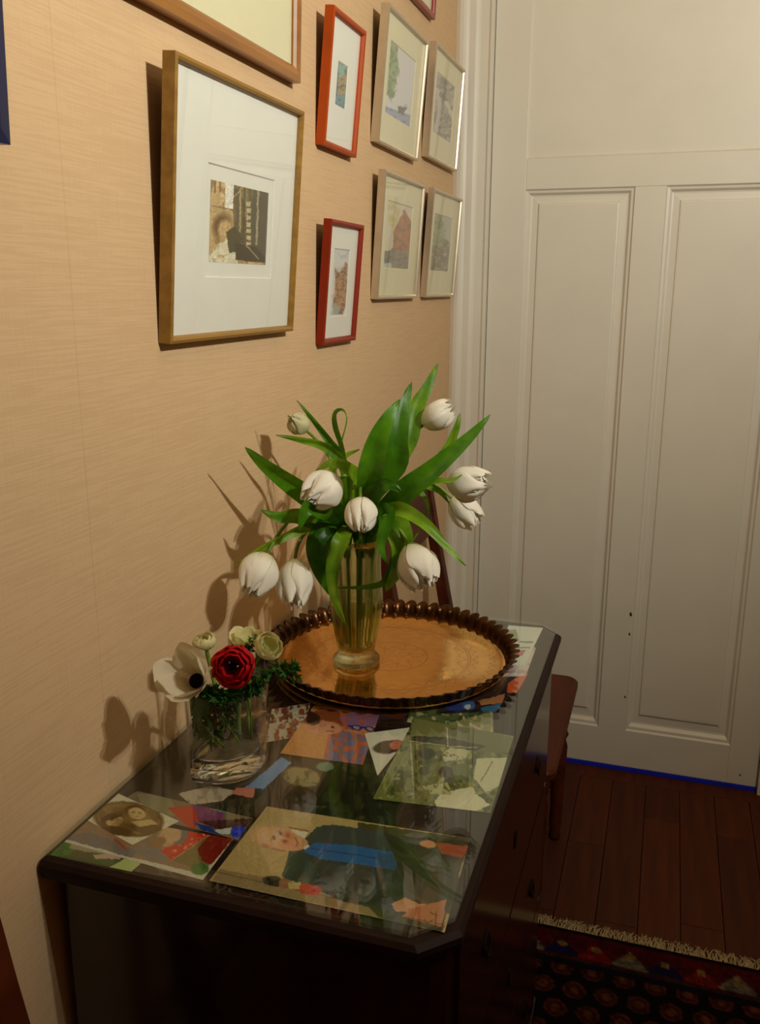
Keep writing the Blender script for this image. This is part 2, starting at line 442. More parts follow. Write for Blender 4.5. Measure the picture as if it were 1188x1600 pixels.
box('bottom_strip', (DX0+.19, YD-.004, .0005), (DX1-.004, YK, .0135), M_BLUE, door)['label'] = 'bright blue strip along the foot of the door'
for (px_, py_, s) in ((986, 960, .007), (984, 991, .005), (977, 1089, .0045), (1157, 1211, .004)):
    c = at(px_, py_, 1, YD)
    n = 9; ring = [(c.x+s*.55*cos(2*pi*k/n)*(1+.3*sin(5*k)), YD-.0004, c.z+s*sin(2*pi*k/n)*(1+.25*cos(3*k))) for k in range(n)]
    MB().loft([[(x, YD+.0004, z) for x, y, z in ring], ring], True, True, True).build('paint_chip', M_CHIP, door)
def casing(name, x0, x1, flip):
    w = x1-x0
    prof = ((0, .0), (0, .026), (.010, .030), (.020, .030), (.026, .024), (.034, .021), (.052, .021), (.060, .016), (.064, .012), (.086, .012), (.092, .016), (.0995, .016), (.0995, -.01))
    P = [((x1-p if flip else x0+p), YB-d) for p, d in prof]
    b = MB(); b.loft([[(x, y, 0.0) for x, y in P], [(x, y, 2.52) for x, y in P]], True, True, True)
    return struct(b.build(name, M_DOOR))
casing('trim_1', 0.0, .10, False); casing('trim_2', .965, 1.065, True)
struct(box('trim_3', (.10, YB-.024, 2.42), (.965, YB+.03, 2.52), M_DOOR))
struct(box('baseboard_left', (0, Y0R, 0), (.014, YB-.032, .12), M_DOOR))

# ================================================================== the chest
WX, TY0, TY1, CH = .462, .704, 1.575, .036
chest = thing('chest_of_drawers', (.22, (TY0+TY1)/2, 0), 'dark polished wooden chest of drawers against the papered wall, under glass', 'chest')
def octo(x0, x1, y0, y1, c): return [(x0, y0), (x1-c, y0), (x1, y0+c), (x1, y1-c), (x1-c, y1), (x0, y1)]
ZW = TOP-.0085
b = MB()
rings = []
for o, z in ((-.012, ZW-.026), (.004, ZW-.022), (.007, ZW-.012), (.007, ZW-.005), (.003, ZW)):
    rings.append([(x, y, z) for x, y in octo(.004, WX+o, TY0-o, TY1+o, CH)])
b.loft(rings, True, True, True); b.build('top_board', M_CHESTTOP, chest)
BX, BY0, BY1 = .453, TY0+.018, TY1-.014
ZB = ZW-.026
b = MB(); b.prism(octo(.0155, BX, BY0, BY1, .014), .055, ZB); b.build('carcass', M_CHEST, chest)
b = MB(); b.prism(octo(.016, BX+.006, BY0-.006, BY1+.006, .014), .0095, .055); b.build('plinth', M_CHEST, chest, bevel=.004)
for z0, z1 in ((.075, .325), (.335, .57), (.58, .80)):
    d = box('drawer', (BX-.004, BY0+.05, z0), (BX+.006, BY1-.05, z1), M_CHEST, chest)
    zc = (z0+z1)/2; xh = BX+.006
    for yh in (BY0+.20, BY1-.20):
        b = MB(); n = 14
        b.loft([[(xh+dx, yh+r*1.5*cos(2*pi*i/n), zc+r*sin(2*pi*i/n)) for i in range(n)] for dx, r in ((0, .013), (.0015, .013), (.0025, .011))], True, True, True)
        b.tube(catmull([(xh+.002, yh-.014, zc+.003), (xh+.004, yh-.011, zc-.012), (xh+.005, yh, zc-.017), (xh+.004, yh+.011, zc-.012), (xh+.002, yh+.014, zc+.003)], 10), .0016, 6)
        b.build('drop_pull', M_BRASS, d, True)
    b = MB(); n = 12
    b.loft([[(xh+dx, 1.14+.009*k*cos(2*pi*i/n), zc+.016*k*sin(2*pi*i/n)) for i in range(n)] for dx, k in ((0, 1), (.0018, .9))], True, True, True)
    b.build('escutcheon', M_BRASS, d)
# glass sheet
b = MB(); rings = []
for o, z in ((0., TOP-.0058), (.001, TOP-.005), (.001, TOP-.001), (0., TOP)):
    rings.append([(x, y, z) for x, y in octo(.006, WX+o-.003, TY0-o+.003, TY1+o-.003, CH)])
b.loft(rings, True, True, True)
tag(b.build('glass_sheet', M_TGLASS), 'clear greenish glass sheet with clipped corners covering the chest top', 'glass')

# ================================================================== photographs under the glass
PH = [0]
def photo(name, px, label, paint, cat='photograph', cell=.0011, group='photographs under the glass'):
    z = ZW+.00030+.0001*PH[0]; PH[0] += 1
    P = [at(x, y, 2, z) for x, y in px]
    for p in P:
        p.x = min(max(p.x, .009), WX-.006); p.y = max(p.y, TY0+.005)
    o = sheet(name, *P, M_PHOTO, paint, cell, thick=.00008)
    return tag(o, label, cat, group)

def p_dark1(p): p.fill((34, 26, 18)).blot(14, (60, 50, 24), .6, 1).blot(9, (16, 20, 12), .55, 2)
photo('photograph', [(150, 1262), (300, 1125), (470, 1108), (400, 1275)], 'dark brown photograph lying under the small flower tumbler', lambda p: p.fill((36, 27, 18)).blot(12, (58, 70, 30), .62, 4).blot(20, (24, 16, 12), .5, 5).ell(300, 1245, 20, 9, (40, 45, 90)))
photo('photograph', [(415, 1282), (530, 1180), (650, 1195), (620, 1300)], 'almost black green photograph between the sitting couple and the bald man', lambda p: p.fill((20, 22, 14)).blot(16, (46, 52, 22), .58, 6).blot(9, (70, 62, 30), .68, 7))
photo('photograph', [(330, 1262), (430, 1168), (540, 1180), (470, 1290)], 'photograph with a grey cobbled patch beside a light blue sleeve',
      lambda p: p.fill((48, 34, 24)).ell(472, 1214, 30, 15, (150, 136, 92), 10).blot(8, (60, 44, 26), .5, 8, .6).ell(508, 1198, 14, 7, (110, 140, 116)).poly([(372, 1240), (440, 1183), (456, 1192), (400, 1243)], (120, 150, 200)))
photo('photograph', [(240, 1265), (300, 1228), (410, 1232), (385, 1282)], 'photograph of a pale stone and a pink sleeve under the tumbler foot',
      lambda p: p.fill((34, 30, 18)).poly([(278, 1240), (330, 1228), (372, 1236), (345, 1252), (300, 1258)], (196, 178, 158)).blot(7, (150, 130, 110), .55, 9, .6, 1, [(278, 1240), (330, 1228), (372, 1236), (345, 1252), (300, 1258)]).poly([(362, 1240), (372, 1228), (400, 1226), (396, 1247)], (206, 120, 100)))
photo('photograph', [(170, 1262), (215, 1236), (395, 1278), (372, 1312)], 'photograph with purple and red cloth beside the bald man photograph',
      lambda p: p.fill((130, 112, 88)).poly([(215, 1240), (262, 1240), (280, 1275), (225, 1270)], (150, 140, 110)).poly([(262, 1262), (300, 1258), (318, 1280), (300, 1298)], (196, 50, 16)).poly([(300, 1256), (352, 1268), (348, 1284), (312, 1284)], (128, 56, 110)).poly([(318, 1256), (362, 1266), (358, 1272), (330, 1264)], (100, 150, 150)).poly([(310, 1284), (395, 1278), (385, 1292), (340, 1296)], (76, 32, 40)).poly([(300, 1284), (330, 1292), (345, 1304), (318, 1298)], (20, 50, 140)).poly([(335, 1297), (362, 1293), (360, 1303), (345, 1303)], (196, 200, 205)).ell(373, 1300, 12, 10, (20, 50, 220)))
photo('photograph', [(62, 1332), (97, 1310), (240, 1338), (206, 1362)], 'photograph of a green lawn with a pale yellow corner',
      lambda p: p.fill((70, 76, 36)).poly([(60, 1340), (97, 1308), (125, 1316), (110, 1336)], (40, 120, 24)).blot(6, (30, 84, 16), .5, 11).poly([(112, 1318), (190, 1330), (195, 1340), (108, 1326)], (160, 148, 122)).poly([(145, 1336), (200, 1332), (188, 1342), (150, 1342)], (190, 160, 150)).poly([(170, 1356), (200, 1338), (226, 1344), (206, 1364)], (176, 190, 120)))
photo('photograph', [(206, 1361), (232, 1340), (345, 1362), (322, 1380)], 'brown photograph along the edge below the child in red', lambda p: p.fill((62, 44, 36)).blot(9, (90, 70, 58), .6, 12).line([(245, 1355), (268, 1362)], 3, (150, 130, 120)))
def p_red(p):
    p.fill((206, 200, 186)).poly([(92, 1308), (130, 1272), (358, 1312), (316, 1366), (200, 1338)], (150, 118, 92))
    p.poly([(92, 1308), (140, 1300), (215, 1330), (205, 1340)], (118, 112, 116)).blot(9, (130, 108, 84), .55, 13, .6, 1, [(92, 1308), (130, 1272), (260, 1300), (205, 1336)])
    p.line([(180, 1312), (196, 1326)], 3, (170, 50, 40))
    p.poly([(205, 1325), (240, 1315), (262, 1345), (235, 1346)], (130, 120, 116))
    p.poly([(250, 1328), (282, 1312), (288, 1296), (300, 1287), (330, 1303), (268, 1344)], (205, 44, 14))
    p.blot(5, (236, 150, 120), .62, 14, .9, 1, [(250, 1328), (288, 1310), (300, 1292), (322, 1305), (268, 1342)])
    p.ell(266, 1306, 21, 15, (196, 160, 124), -30).ell(281, 1304, 12, 17, (120, 108, 112), 25).ell(270, 1304, 14, 12, (202, 164, 126), -30).ell(246, 1316, 14, 8, (150, 110, 70), -20)
    p.poly([(268, 1345), (330, 1303), (362, 1311), (318, 1360)], (120, 108, 56)).poly([(308, 1326), (330, 1303), (364, 1311), (330, 1352), (316, 1345)], (130, 18, 12))
    p.ell(312, 1358, 14, 9, (60, 110, 40)).line([(268, 1345), (330, 1302)], 1.2, (200, 150, 120))
    p.grain(.12)
photo('photograph', [(81, 1311), (128, 1268), (364, 1311), (317, 1375)], 'white bordered colour photograph of a child in a red dress, under the oval portrait', p_red, cell=.0009)
def p_oval(p):
    p.fill((226, 214, 192)).ell(201, 1280, 55, 27, (92, 64, 26), 7, .06).ell(201, 1279, 51, 24, (150, 116, 64), 7, .06)
    p.blot(9, (112, 84, 40), .5, 15, .7, 1, [(150, 1262), (250, 1262), (254, 1298), (160, 1298)])
    p.ell(176, 1281, 18, 10, (96, 62, 26), -12).ell(179, 1283, 14, 8, (206, 172, 112), -12).ell(174, 1276, 17, 5, (86, 56, 24), -18)
    p.ell(212, 1268, 16, 10, (96, 64, 30), 8).ell(214, 1271, 14, 9, (218, 188, 132), 8)
    p.ell(180, 1298, 26, 7, (90, 62, 26), 5).ell(228, 1294, 26, 9, (110, 80, 34), 8).poly([(205, 1284), (236, 1280), (246, 1288), (216, 1292)], (208, 178, 120))
    for ex, ey in ((174, 1281), (184, 1280), (208, 1269), (219, 1270)): p.ell(ex, ey, 2.6, 1.4, (120, 86, 46), 0, .9, .7)
    p.ell(180, 1287, 4, 1.2, (160, 116, 70), 0, .8, .7).ell(215, 1276, 4.5, 1.2, (170, 124, 78), 0, .8, .7).ell(190, 1270, 12, 5, (120, 90, 44), 20, .8, .7).ell(200, 1290, 14, 5, (84, 58, 24), 20, .8, .7)
    p.grain(.1)
photo('photograph', [(118, 1278), (185, 1240), (280, 1283), (207, 1320)], 'small square sepia portrait of two people in an oval', p_oval, cell=.0008)
def p_couple(p):
    p.fill((196, 132, 78)).poly([(436, 1178), (470, 1128), (520, 1140), (500, 1195)], (206, 142, 84)).poly([(470, 1128), (500, 1105), (530, 1110), (540, 1150), (515, 1150)], (140, 70, 40))
    p.poly([(505, 1190), (512, 1152), (540, 1143), (578, 1150), (572, 1196)], (120, 108, 150)).blot(7, (206, 96, 56), .52, 16, .9, 1, [(505, 1190), (512, 1152), (540, 1143), (578, 1150), (572, 1196)])
    p.poly([(530, 1120), (560, 1112), (594, 1116), (588, 1134), (540, 1140)], (140, 100, 140)).blot(6, (206, 90, 50), .58, 17, .9, 1, [(530, 1115), (594, 1112), (588, 1134), (540, 1140)])
    p.ell(506, 1137, 30, 11, (216, 150, 120), 5).ell(487, 1122, 14, 10, (60, 34, 22), 20).ell(520, 1136, 3, 1.6, (90, 50, 40)).line([(510, 1142), (522, 1143)], 2, (190, 80, 70))
    p.line([(546, 1134), (566, 1137), (586, 1139)], 2.4, (20, 30, 110)).ell(557, 1137, 8, 4, (30, 40, 130), 5).ell(557, 1137, 5, 2.4, (170, 140, 150), 5).ell(578, 1139, 8, 4, (30, 40, 130), 5).ell(578, 1139, 5, 2.4, (170, 140, 150), 5)
    p.grain(.12)
photo('photograph', [(415, 1160), (425, 1108), (486, 1098), (470, 1150)], 'photograph of terracotta shards and snow beside the tumbler', lambda p: p.fill((186, 176, 160)).blot(8, (140, 66, 40), .52, 18).blot(6, (90, 40, 30), .6, 19))
photo('photograph', [(520, 1128), (545, 1085), (665, 1098), (640, 1140)], 'dark photograph tucked under the rim of the copper tray', lambda p: p.fill((40, 28, 22)).poly([(590, 1112), (640, 1110), (630, 1122), (596, 1124)], (96, 52, 30)).blot(8, (60, 44, 60), .6, 21))
photo('photograph', [(438, 1177), (491, 1102), (593, 1117), (567, 1195)], 'orange toned photograph of a face with an orange and violet patterned shirt', p_couple, cell=.0009)
photo('photograph', [(590, 1212), (570, 1146), (645, 1136), (644, 1146)], 'white paper corner with a dark haired head', lambda p: p.fill((222, 216, 206)).ell(608, 1167, 24, 10, (40, 26, 24), -8).ell(620, 1164, 11, 7, (200, 110, 90), -8), cell=.001)
photo('photograph', [(636, 1128), (645, 1098), (770, 1108), (772, 1160)], 'green grey landscape photograph between tray and black and white group', lambda p: p.fill((88, 104, 66)).blot(8, (56, 76, 40), .5, 22).poly([(700, 1130), (770, 1112), (772, 1150), (710, 1148)], (140, 140, 100)).blot(6, (190, 180, 140), .64, 23).line([(735, 1132), (752, 1140)], 4, (210, 180, 150)))
def p_bw(p):
    p.fill((112, 116, 62)).blot(13, (64, 72, 30), .52, 24).blot(7, (150, 150, 92), .62, 25)
    p.poly([(648, 1122), (803, 1150), (796, 1178), (640, 1150)], (128, 128, 82)).poly([(690, 1140), (740, 1136), (800, 1152), (790, 1180), (740, 1168)], (106, 110, 72))
    p.poly([(640, 1150), (700, 1152), (760, 1166), (745, 1174), (640, 1160)], (44, 44, 22))
    p.poly([(690, 1178), (704, 1168), (735, 1172), (728, 1186), (695, 1190)], (196, 190, 150)).ell(668, 1178, 13, 9, (30, 30, 16)).ell(697, 1206, 12, 9, (28, 28, 14)).ell(663, 1205, 9, 7, (60, 58, 30))
    p.poly([(745, 1185), (796, 1184), (785, 1225), (760, 1240), (740, 1215)], (206, 202, 170)).poly([(680, 1251), (691, 1238), (739, 1229), (744, 1240), (766, 1258), (733, 1271), (700, 1264), (682, 1260)], (220, 214, 186)).line([(742, 1240), (770, 1236)], 2, (140, 138, 100)).line([(640, 1158), (700, 1166), (745, 1168)], 1.6, (180, 178, 120)).line([(586, 1240), (625, 1170)], 1.6, (190, 186, 130), .6)
    p.poly([(660, 1228), (700, 1222), (706, 1242), (672, 1240)], (180, 176, 130)).poly([(705, 1196), (730, 1192), (742, 1212), (712, 1220)], (88, 104, 36))
    p.blot(5, (60, 64, 26), .6, 26, .75, 1, [(600, 1240), (650, 1160), (745, 1190), (735, 1225), (660, 1255)]).line([(752, 1220), (770, 1190)], 2, (120, 116, 80)).line([(600, 1240), (640, 1170)], 2, (170, 166, 110), .5)
    p.grain(.06)
photo('photograph', [(583, 1248), (648, 1122), (803, 1150), (767, 1270)], 'greenish black and white photograph of a seated group', p_bw, cell=.0009)
def p_man(p):
    p.fill((186, 158, 108))
    p.poly([(327, 1380), (345, 1358), (560, 1398), (620, 1440), (560, 1440)], (150, 126, 90)).line([(338, 1362), (470, 1392), (600, 1420)], 1.5, (110, 90, 60))
    p.poly([(560, 1285), (735, 1310), (700, 1420), (690, 1460), (600, 1440), (555, 1398)], (70, 68, 38)).poly([(620, 1305), (735, 1315), (705, 1400), (640, 1400)], (52, 50, 28)).blot(16, (34, 34, 20), .52, 27, .7, 1, [(620, 1305), (735, 1315), (705, 1460), (600, 1440)])
    p.poly([(440, 1370), (452, 1330), (478, 1310), (495, 1292), (520, 1288), (600, 1300), (680, 1318), (690, 1336), (560, 1330), (500, 1330), (472, 1372)], (64, 68, 72))
    p.poly([(444, 1372), (452, 1334), (480, 1330), (560, 1344), (620, 1358), (650, 1400), (620, 1425), (540, 1410), (500, 1392)], (58, 62, 60)).blot(9, (40, 40, 30), .55, 28, .7, 1, [(500, 1360), (620, 1358), (640, 1420), (520, 1408)])
    p.poly([(474, 1330), (492, 1316), (560, 1322), (625, 1334), (618, 1360), (560, 1350), (500, 1342)], (44, 98, 168)).line([(486, 1326), (560, 1336), (622, 1348)], 2, (30, 70, 130)).poly([(592, 1332), (625, 1336), (618, 1360), (590, 1354)], (50, 80, 130))
    p.poly([(600, 1300), (690, 1334), (735, 1400), (690, 1420), (640, 1395)], (46, 46, 32)).line([(640, 1330), (700, 1400)], 2, (74, 74, 50))
    p.poly([(455, 1296), (482, 1300), (476, 1313), (458, 1308)], (222, 214, 198)).line([(452, 1293), (482, 1298)], 2, (124, 78, 44))
    sk = [(393, 1304), (399, 1297), (410, 1292.5), (424, 1291), (440, 1294), (452, 1298), (464, 1304), (474, 1309), (481, 1315), (480, 1322), (470, 1328), (457, 1330), (440, 1327), (424, 1324), (408, 1319), (396, 1313)]
    p.poly(sk, (212, 158, 116)).ell(412, 1304, 17, 10, (226, 180, 134), 8, .9).ell(450, 1306, 9, 7, (216, 128, 100), 10, .8).ell(452, 1320, 12, 6, (214, 140, 108), 10, .8)
    p.ell(415, 1322, 6, 3.2, (186, 112, 84), 15, .5).line([(426, 1326), (446, 1330)], 2, (150, 84, 56), .8)
    p.ell(429, 1309, 3.2, 2.2, (104, 64, 46), 70, .5).ell(439, 1302, 3.2, 2.2, (104, 64, 46), 30, .5).line([(424, 1312), (427, 1306)], 1.2, (140, 92, 66), .8).line([(433, 1300), (439, 1297)], 1.2, (140, 92, 66), .8)
    p.line([(436, 1307), (447, 1311)], 2.4, (232, 172, 132), .8).ell(445, 1314.5, 4, 2.6, (156, 70, 56), 20, .6).ell(451, 1305, 3, 3, (176, 88, 70), 0, .7)
    p.line([(461, 1309), (466, 1316), (462, 1323)], 2.2, (176, 70, 62)).line([(474, 1313), (474, 1322)], 2, (186, 118, 90), .7)
    p.poly([(473, 1325), (482, 1319), (484, 1323), (477, 1328)], (222, 220, 214))
    p.ell(669, 1319, 13, 6, (214, 150, 112), 8).poly([(680, 1316), (733, 1322), (724, 1341), (690, 1334)], (166, 72, 46))
    p.poly([(612, 1412), (632, 1402), (655, 1412), (668, 1412), (640, 1425), (618, 1424)], (206, 146, 112)).poly([(640, 1420), (698, 1406), (690, 1448), (628, 1432)], (186, 116, 76)).line([(628, 1432), (692, 1445)], 1.2, (110, 60, 40))
    for q in (((672, 1426), (684, 1430)), ((664, 1437), (668, 1442), (676, 1438)), ((682, 1424), (680, 1446))): p.line(q, 1.4, (70, 36, 26))
    p.ell(428, 1377, 17, 8, (26, 18, 20), 8).ell(444, 1380, 9, 8, (150, 92, 70)).poly([(450, 1380), (470, 1378), (470, 1390), (452, 1390)], (196, 170, 120)).poly([(467, 1384), (480, 1380), (504, 1388), (498, 1400), (470, 1396)], (190, 44, 24))
    p.line([(566, 1294), (578, 1297), (590, 1298), (600, 1300), (612, 1302)], 2, (96, 52, 40), .6)
    p.line([(330, 1378), (560, 1428), (690, 1458)], 2.5, (200, 186, 160)).grain(.1)
photo('photograph', [(327, 1376), (417, 1260), (735, 1310), (695, 1457)], 'large photograph of a bald man in dark jacket and blue shirt', p_man, cell=.0009)
photo('photograph', [(680, 1115), (700, 1080), (805, 1078), (775, 1112)], 'blue patterned photograph peeping out below the tray', lambda p: p.fill((30, 30, 40)).ell(712, 1104, 16, 8, (30, 60, 150)).ell(733, 1102, 10, 7, (60, 110, 190)).ell(731, 1104, 5, 4, (210, 210, 220)).poly([(748, 1095), (790, 1084), (785, 1098), (752, 1102)], (186, 124, 84)).poly([(752, 1106), (784, 1098), (778, 1112), (755, 1112)], (50, 110, 160)))
photo('photograph', [(760, 1085), (775, 1040), (826, 1052), (808, 1082)], 'photograph with a bright orange corner beside the tray', lambda p: p.fill((24, 24, 34)).poly([(795, 1066), (812, 1056), (826, 1052), (808, 1086), (792, 1082)], (222, 96, 50)))
photo('postcard', [(770, 1058), (786, 1000), (838, 1012), (822, 1056)], 'pink and white card with fine lines beside the tray', lambda p: p.fill((222, 206, 204)).blot(6, (200, 150, 160), .55, 31, .7).line([(800, 1045), (818, 1030), (812, 1020)], 1.5, (200, 80, 90)).ell(798, 1044, 10, 8, (170, 140, 160)), 'card')
photo('postcard', [(770, 1035), (795, 977), (849, 981), (820, 1040)], 'white card with grey lines near the clipped far corner', lambda p: p.fill((226, 226, 220)).poly([(780, 990), (806, 982), (812, 1000), (792, 1012)], (150, 156, 120)).line([(812, 1003), (832, 1003)], 2.2, (130, 130, 130)).line([(808, 1012), (828, 1012)], 2.2, (130, 130, 130)).poly([(800, 1018), (822, 1016), (816, 1024), (802, 1026)], (206, 110, 110)), 'card')

# ================================================================== framed pictures
def frame(name, yl, yr, zb, h, tilt, t, fw, mat, M_mat, win, paint, label, cell=.0016, group=None, double=False, px_print=None):
    th = radians(tilt)
    base = (0.0005, (yl+yr)/2, zb)
    e = thing(name, base, label, 'picture', group)
    def P(y, s, d): return (base[0]+s*sin(th)+d*cos(th), y, zb+s*cos(th)-d*sin(th))
    def ring(i, d): return [P(yl+i, i, d), P(yr-i, i, d), P(yr-i, h-i, d), P(yl+i, h-i, d)]
    b = MB(); b.loft([ring(0, 0.0), ring(0, t), ring(fw*.45, t+.0015), ring(fw*.8, t), ring(fw, t-.004), ring(fw, .004), ring(fw, 0.0), ring(0, 0.0)], True)
    b.build('frame', mat, e)
    b = MB(); b.loft([ring(fw, .001), ring(fw, .003)], True, True, True); b.build('backing', M_BACK, e)
    y0, y1, s0, s1 = win                         # window in fractions of the outer size
    W = yr-yl
    def wr(m, d): return [P(yl+W*y0-m, h*s0-m, d), P(yl+W*y1+m, h*s0-m, d), P(yl+W*y1+m, h*s1+m, d), P(yl+W*y0-m, h*s1+m, d)]
    td = t-.0075
    b = MB(); b.loft([ring(fw-.0005, td-.002), ring(fw-.0005, td), wr(.0, td), wr(-.0016, td-.002)], True); b.build('mat', M_mat, e)
    if double:
        y2, y3, s2, s3 = double
        def wr2(m, d): return [P(yl+W*y2-m, h*s2-m, d), P(yl+W*y3+m, h*s2-m, d), P(yl+W*y3+m, h*s3+m, d), P(yl+W*y2-m, h*s3+m, d)]
        MB().loft([wr(.004, td-.0032), wr(.004, td-.0022), ], True, True, True).build('mount', M_mat, e)
        Q = wr2(0, td-.0018)
    else: Q = wr(.001, td-.0022)
    n = (cos(th), 0, -sin(th))
    sheet('print', Q[3], Q[2], Q[1], Q[0], M_PRINT, paint, cell, e, .0003, n, 1.4 if double else 2.6)
    b = MB(); b.loft([ring(fw-.0008, t-.0065), ring(fw-.0008, t-.0048)], True, True, True); b.build('pane', M_PANE, e)
    return e
def p_venice(p):
    p.fill((190, 164, 116)).blot(10, (206, 180, 134), .5, 40, .8, .25).blot(6, (134, 104, 60), .58, 41, .75, .25)
    p.poly([(318, 240), (326, 246), (322, 330), (318, 410)], (150, 122, 80)).line([(337, 256), (336, 300)], 3, (130, 96, 50)).line([(345, 268), (344, 300)], 3, (140, 104, 58)).line([(330, 250), (328, 330)], 2, (110, 82, 44), .7)
    p.poly([(352, 240), (368, 240), (366, 326), (352, 330)], (224, 220, 206)).line([(356, 279), (368, 280)], 1.5, (120, 110, 80))
    p.poly([(367, 255), (424, 262), (420, 412), (368, 404), (364, 330)], (92, 80, 50)).blot(7, (136, 120, 76), .55, 42, .8, .25, [(366, 255), (398, 262), (394, 400), (366, 400)]).poly([(396, 262), (424, 262), (420, 412), (394, 402)], (82, 75, 56))
    for k in range(7): p.poly([(385.5, 315+k*10.5), (392.5, 316+k*10.5), (391.5, 323+k*10.5), (385, 322+k*10.5)], (190, 178, 138))
    p.line([(376, 300), (375, 365)], 2.8, (168, 152, 106)).line([(404, 296), (401, 382)], 3.2, (158, 150, 118)).line([(368, 306), (383, 288)], 2.4, (168, 148, 96)).line([(384, 262), (380, 380)], 1.6, (60, 50, 30))
    p.poly([(335, 322), (364, 330), (364, 366), (334, 372)], (186, 160, 112)).ell(348, 354, 15, 20, (104, 76, 38), 8, .25).ell(352, 359, 11, 16, (192, 162, 112), 8, .25).line([(334, 322), (364, 328)], 2, (110, 86, 46))
    p.poly([(318, 412), (334, 388), (352, 372), (364, 382), (372, 412)], (212, 206, 178)).blot(5, (166, 138, 88), .55, 43, .7, 1, [(316, 412), (334, 380), (352, 370), (355, 412)])
    p.poly([(353, 362), (366, 354), (378, 366), (374, 392), (358, 396)], (74, 68, 36)).poly([(368, 380), (400, 385), (420, 412), (368, 406)], (62, 50, 32)).line([(385, 384), (404, 404)], 1.6, (176, 166, 126)).grain(.3, 1.6)
frame('framed_etching', 1.005, 1.395, 1.392, .337, 4.6, .017, .009, M_GOLD, M_MATW, (.255, .79, .245, .675), p_venice, 'gold framed canal etching in a wide white mat', cell=.0013, double=(.285, .745, .305, .615))
def p_blank(p): p.fill((206, 202, 156)).grain(.04, 20)
frame('framed_picture', .86, 1.443, 1.779, .42, 2., .018, .022, M_BROWNF, M_MATC, (.2, .8, .3, .8), lambda p: p.fill((170, 150, 100)).grain(.2, 6), 'brown wooden frame with wide cream mat above the gold framed etching', cell=.004)
def p_or1(p): p.fill((70, 110, 120)).poly([(525, 90), (546, 95), (544, 130), (528, 120)], (120, 160, 150)).poly([(524, 125), (546, 112), (545, 160), (524, 165)], (150, 130, 80)).poly([(523, 95), (530, 95), (527, 160), (523, 165)], (50, 80, 130)).poly([(523, 150), (545, 145), (540, 172), (523, 168)], (90, 130, 140)).blot(5, (40, 60, 60), .6, 44, .7)
frame('framed_miniature', 1.549, 1.719, 1.703, .219, 5.5, .016, .010, M_ORANGE, M_MATW, (.34, .66, .34, .67), p_or1, 'orange framed blue miniature in white mat, hanging over the red one', cell=.0016)
def p_or2(p):
    p.fill((206, 206, 204)).blot(8, (170, 176, 190), .55, 45, .6).poly([(524, 418), (531, 425), (543, 408), (543, 470), (535, 492), (521, 490)], (170, 120, 76)).blot(4, (96, 70, 56), .52, 46, .8, 1, [(524, 418), (531, 425), (543, 408), (543, 470), (535, 492), (521, 490)]).blot(3.5, (206, 150, 90), .6, 47, .8, 1, [(524, 418), (543, 408), (540, 470), (521, 480)]).poly([(520, 475), (532, 478), (528, 492), (519, 491)], (150, 160, 150))
frame('framed_miniature', 1.537, 1.717, 1.360, .220, 4.9, .014, .010, M_RED, M_MATW, (.26, .74, .22, .78), p_or2, 'red framed townscape sketch on white paper, hanging under the orange frame', cell=.0016)
def p_s1(p):
    p.fill((206, 206, 208)).poly([(605, 60), (620, 66), (624, 110), (612, 160), (604, 140)], (140, 160, 124)).blot(5, (96, 124, 84), .5, 48, .8, 1, [(605, 60), (622, 66), (624, 120), (614, 162), (603, 150)]).poly([(600, 165), (648, 182), (646, 210), (600, 190)], (150, 158, 186)).blot(6, (110, 122, 156), .55, 49, .7, 2, [(600, 165), (648, 182), (646, 210), (600, 190)]).poly([(622, 166), (636, 168), (632, 180), (622, 176)], (96, 100, 104)).blot(5, (150, 150, 160), .6, 50, .6, 1, [(630, 160), (648, 168), (646, 186), (630, 180)])
frame('framed_watercolour', 1.851, 2.156, 1.751, .255, 5.1, .017, .008, M_SILVER, M_MATC, (.17, .80, .25, .79), p_s1, 'silver framed watercolour of a willow over pale water', cell=.002, group='silver framed watercolours')
def p_s2(p): p.fill((150, 148, 138)).blot(6, (112, 112, 106), .5, 51).line([(684, 140), (688, 170), (682, 205)], 7, (190, 180, 180)).line([(698, 160), (712, 195)], 5, (206, 196, 176)).poly([(690, 110), (702, 118), (696, 160), (686, 150)], (120, 122, 116)).blot(4, (180, 174, 168), .62, 52, .8)
frame('framed_watercolour', 2.245, 2.553, 1.773, .256, 3.8, .018, .008, M_SILVER, M_MATC, (.17, .80, .25, .79), p_s2, 'silver framed grey picture of pale rocks beside the door casing', cell=.002, group='silver framed watercolours')
def p_s3(p):
    p.fill((206, 200, 180)).blot(9, (196, 176, 96), .5, 53, .7, 1, [(604, 318), (625, 320), (620, 370), (600, 380)]).poly([(632, 326), (646, 352), (648, 400), (612, 402), (616, 360)], (170, 104, 64)).blot(5, (120, 92, 74), .52, 54, .8, 1, [(632, 326), (648, 352), (648, 410), (610, 410), (616, 360)]).poly([(600, 392), (648, 392), (646, 430), (598, 430)], (130, 122, 110)).blot(5, (96, 96, 92), .5, 55, .8, 2, [(600, 392), (648, 392), (646, 430), (598, 430)]).poly([(598, 410), (612, 412), (610, 430), (598, 430)], (176, 190, 186))
frame('framed_watercolour', 1.853, 2.169, 1.438, .260, 3.9, .015, .008, M_SILVER, M_MATC, (.17, .80, .25, .79), p_s3, 'silver framed watercolour of russet autumn trees by water', cell=.002, group='silver framed watercolours')
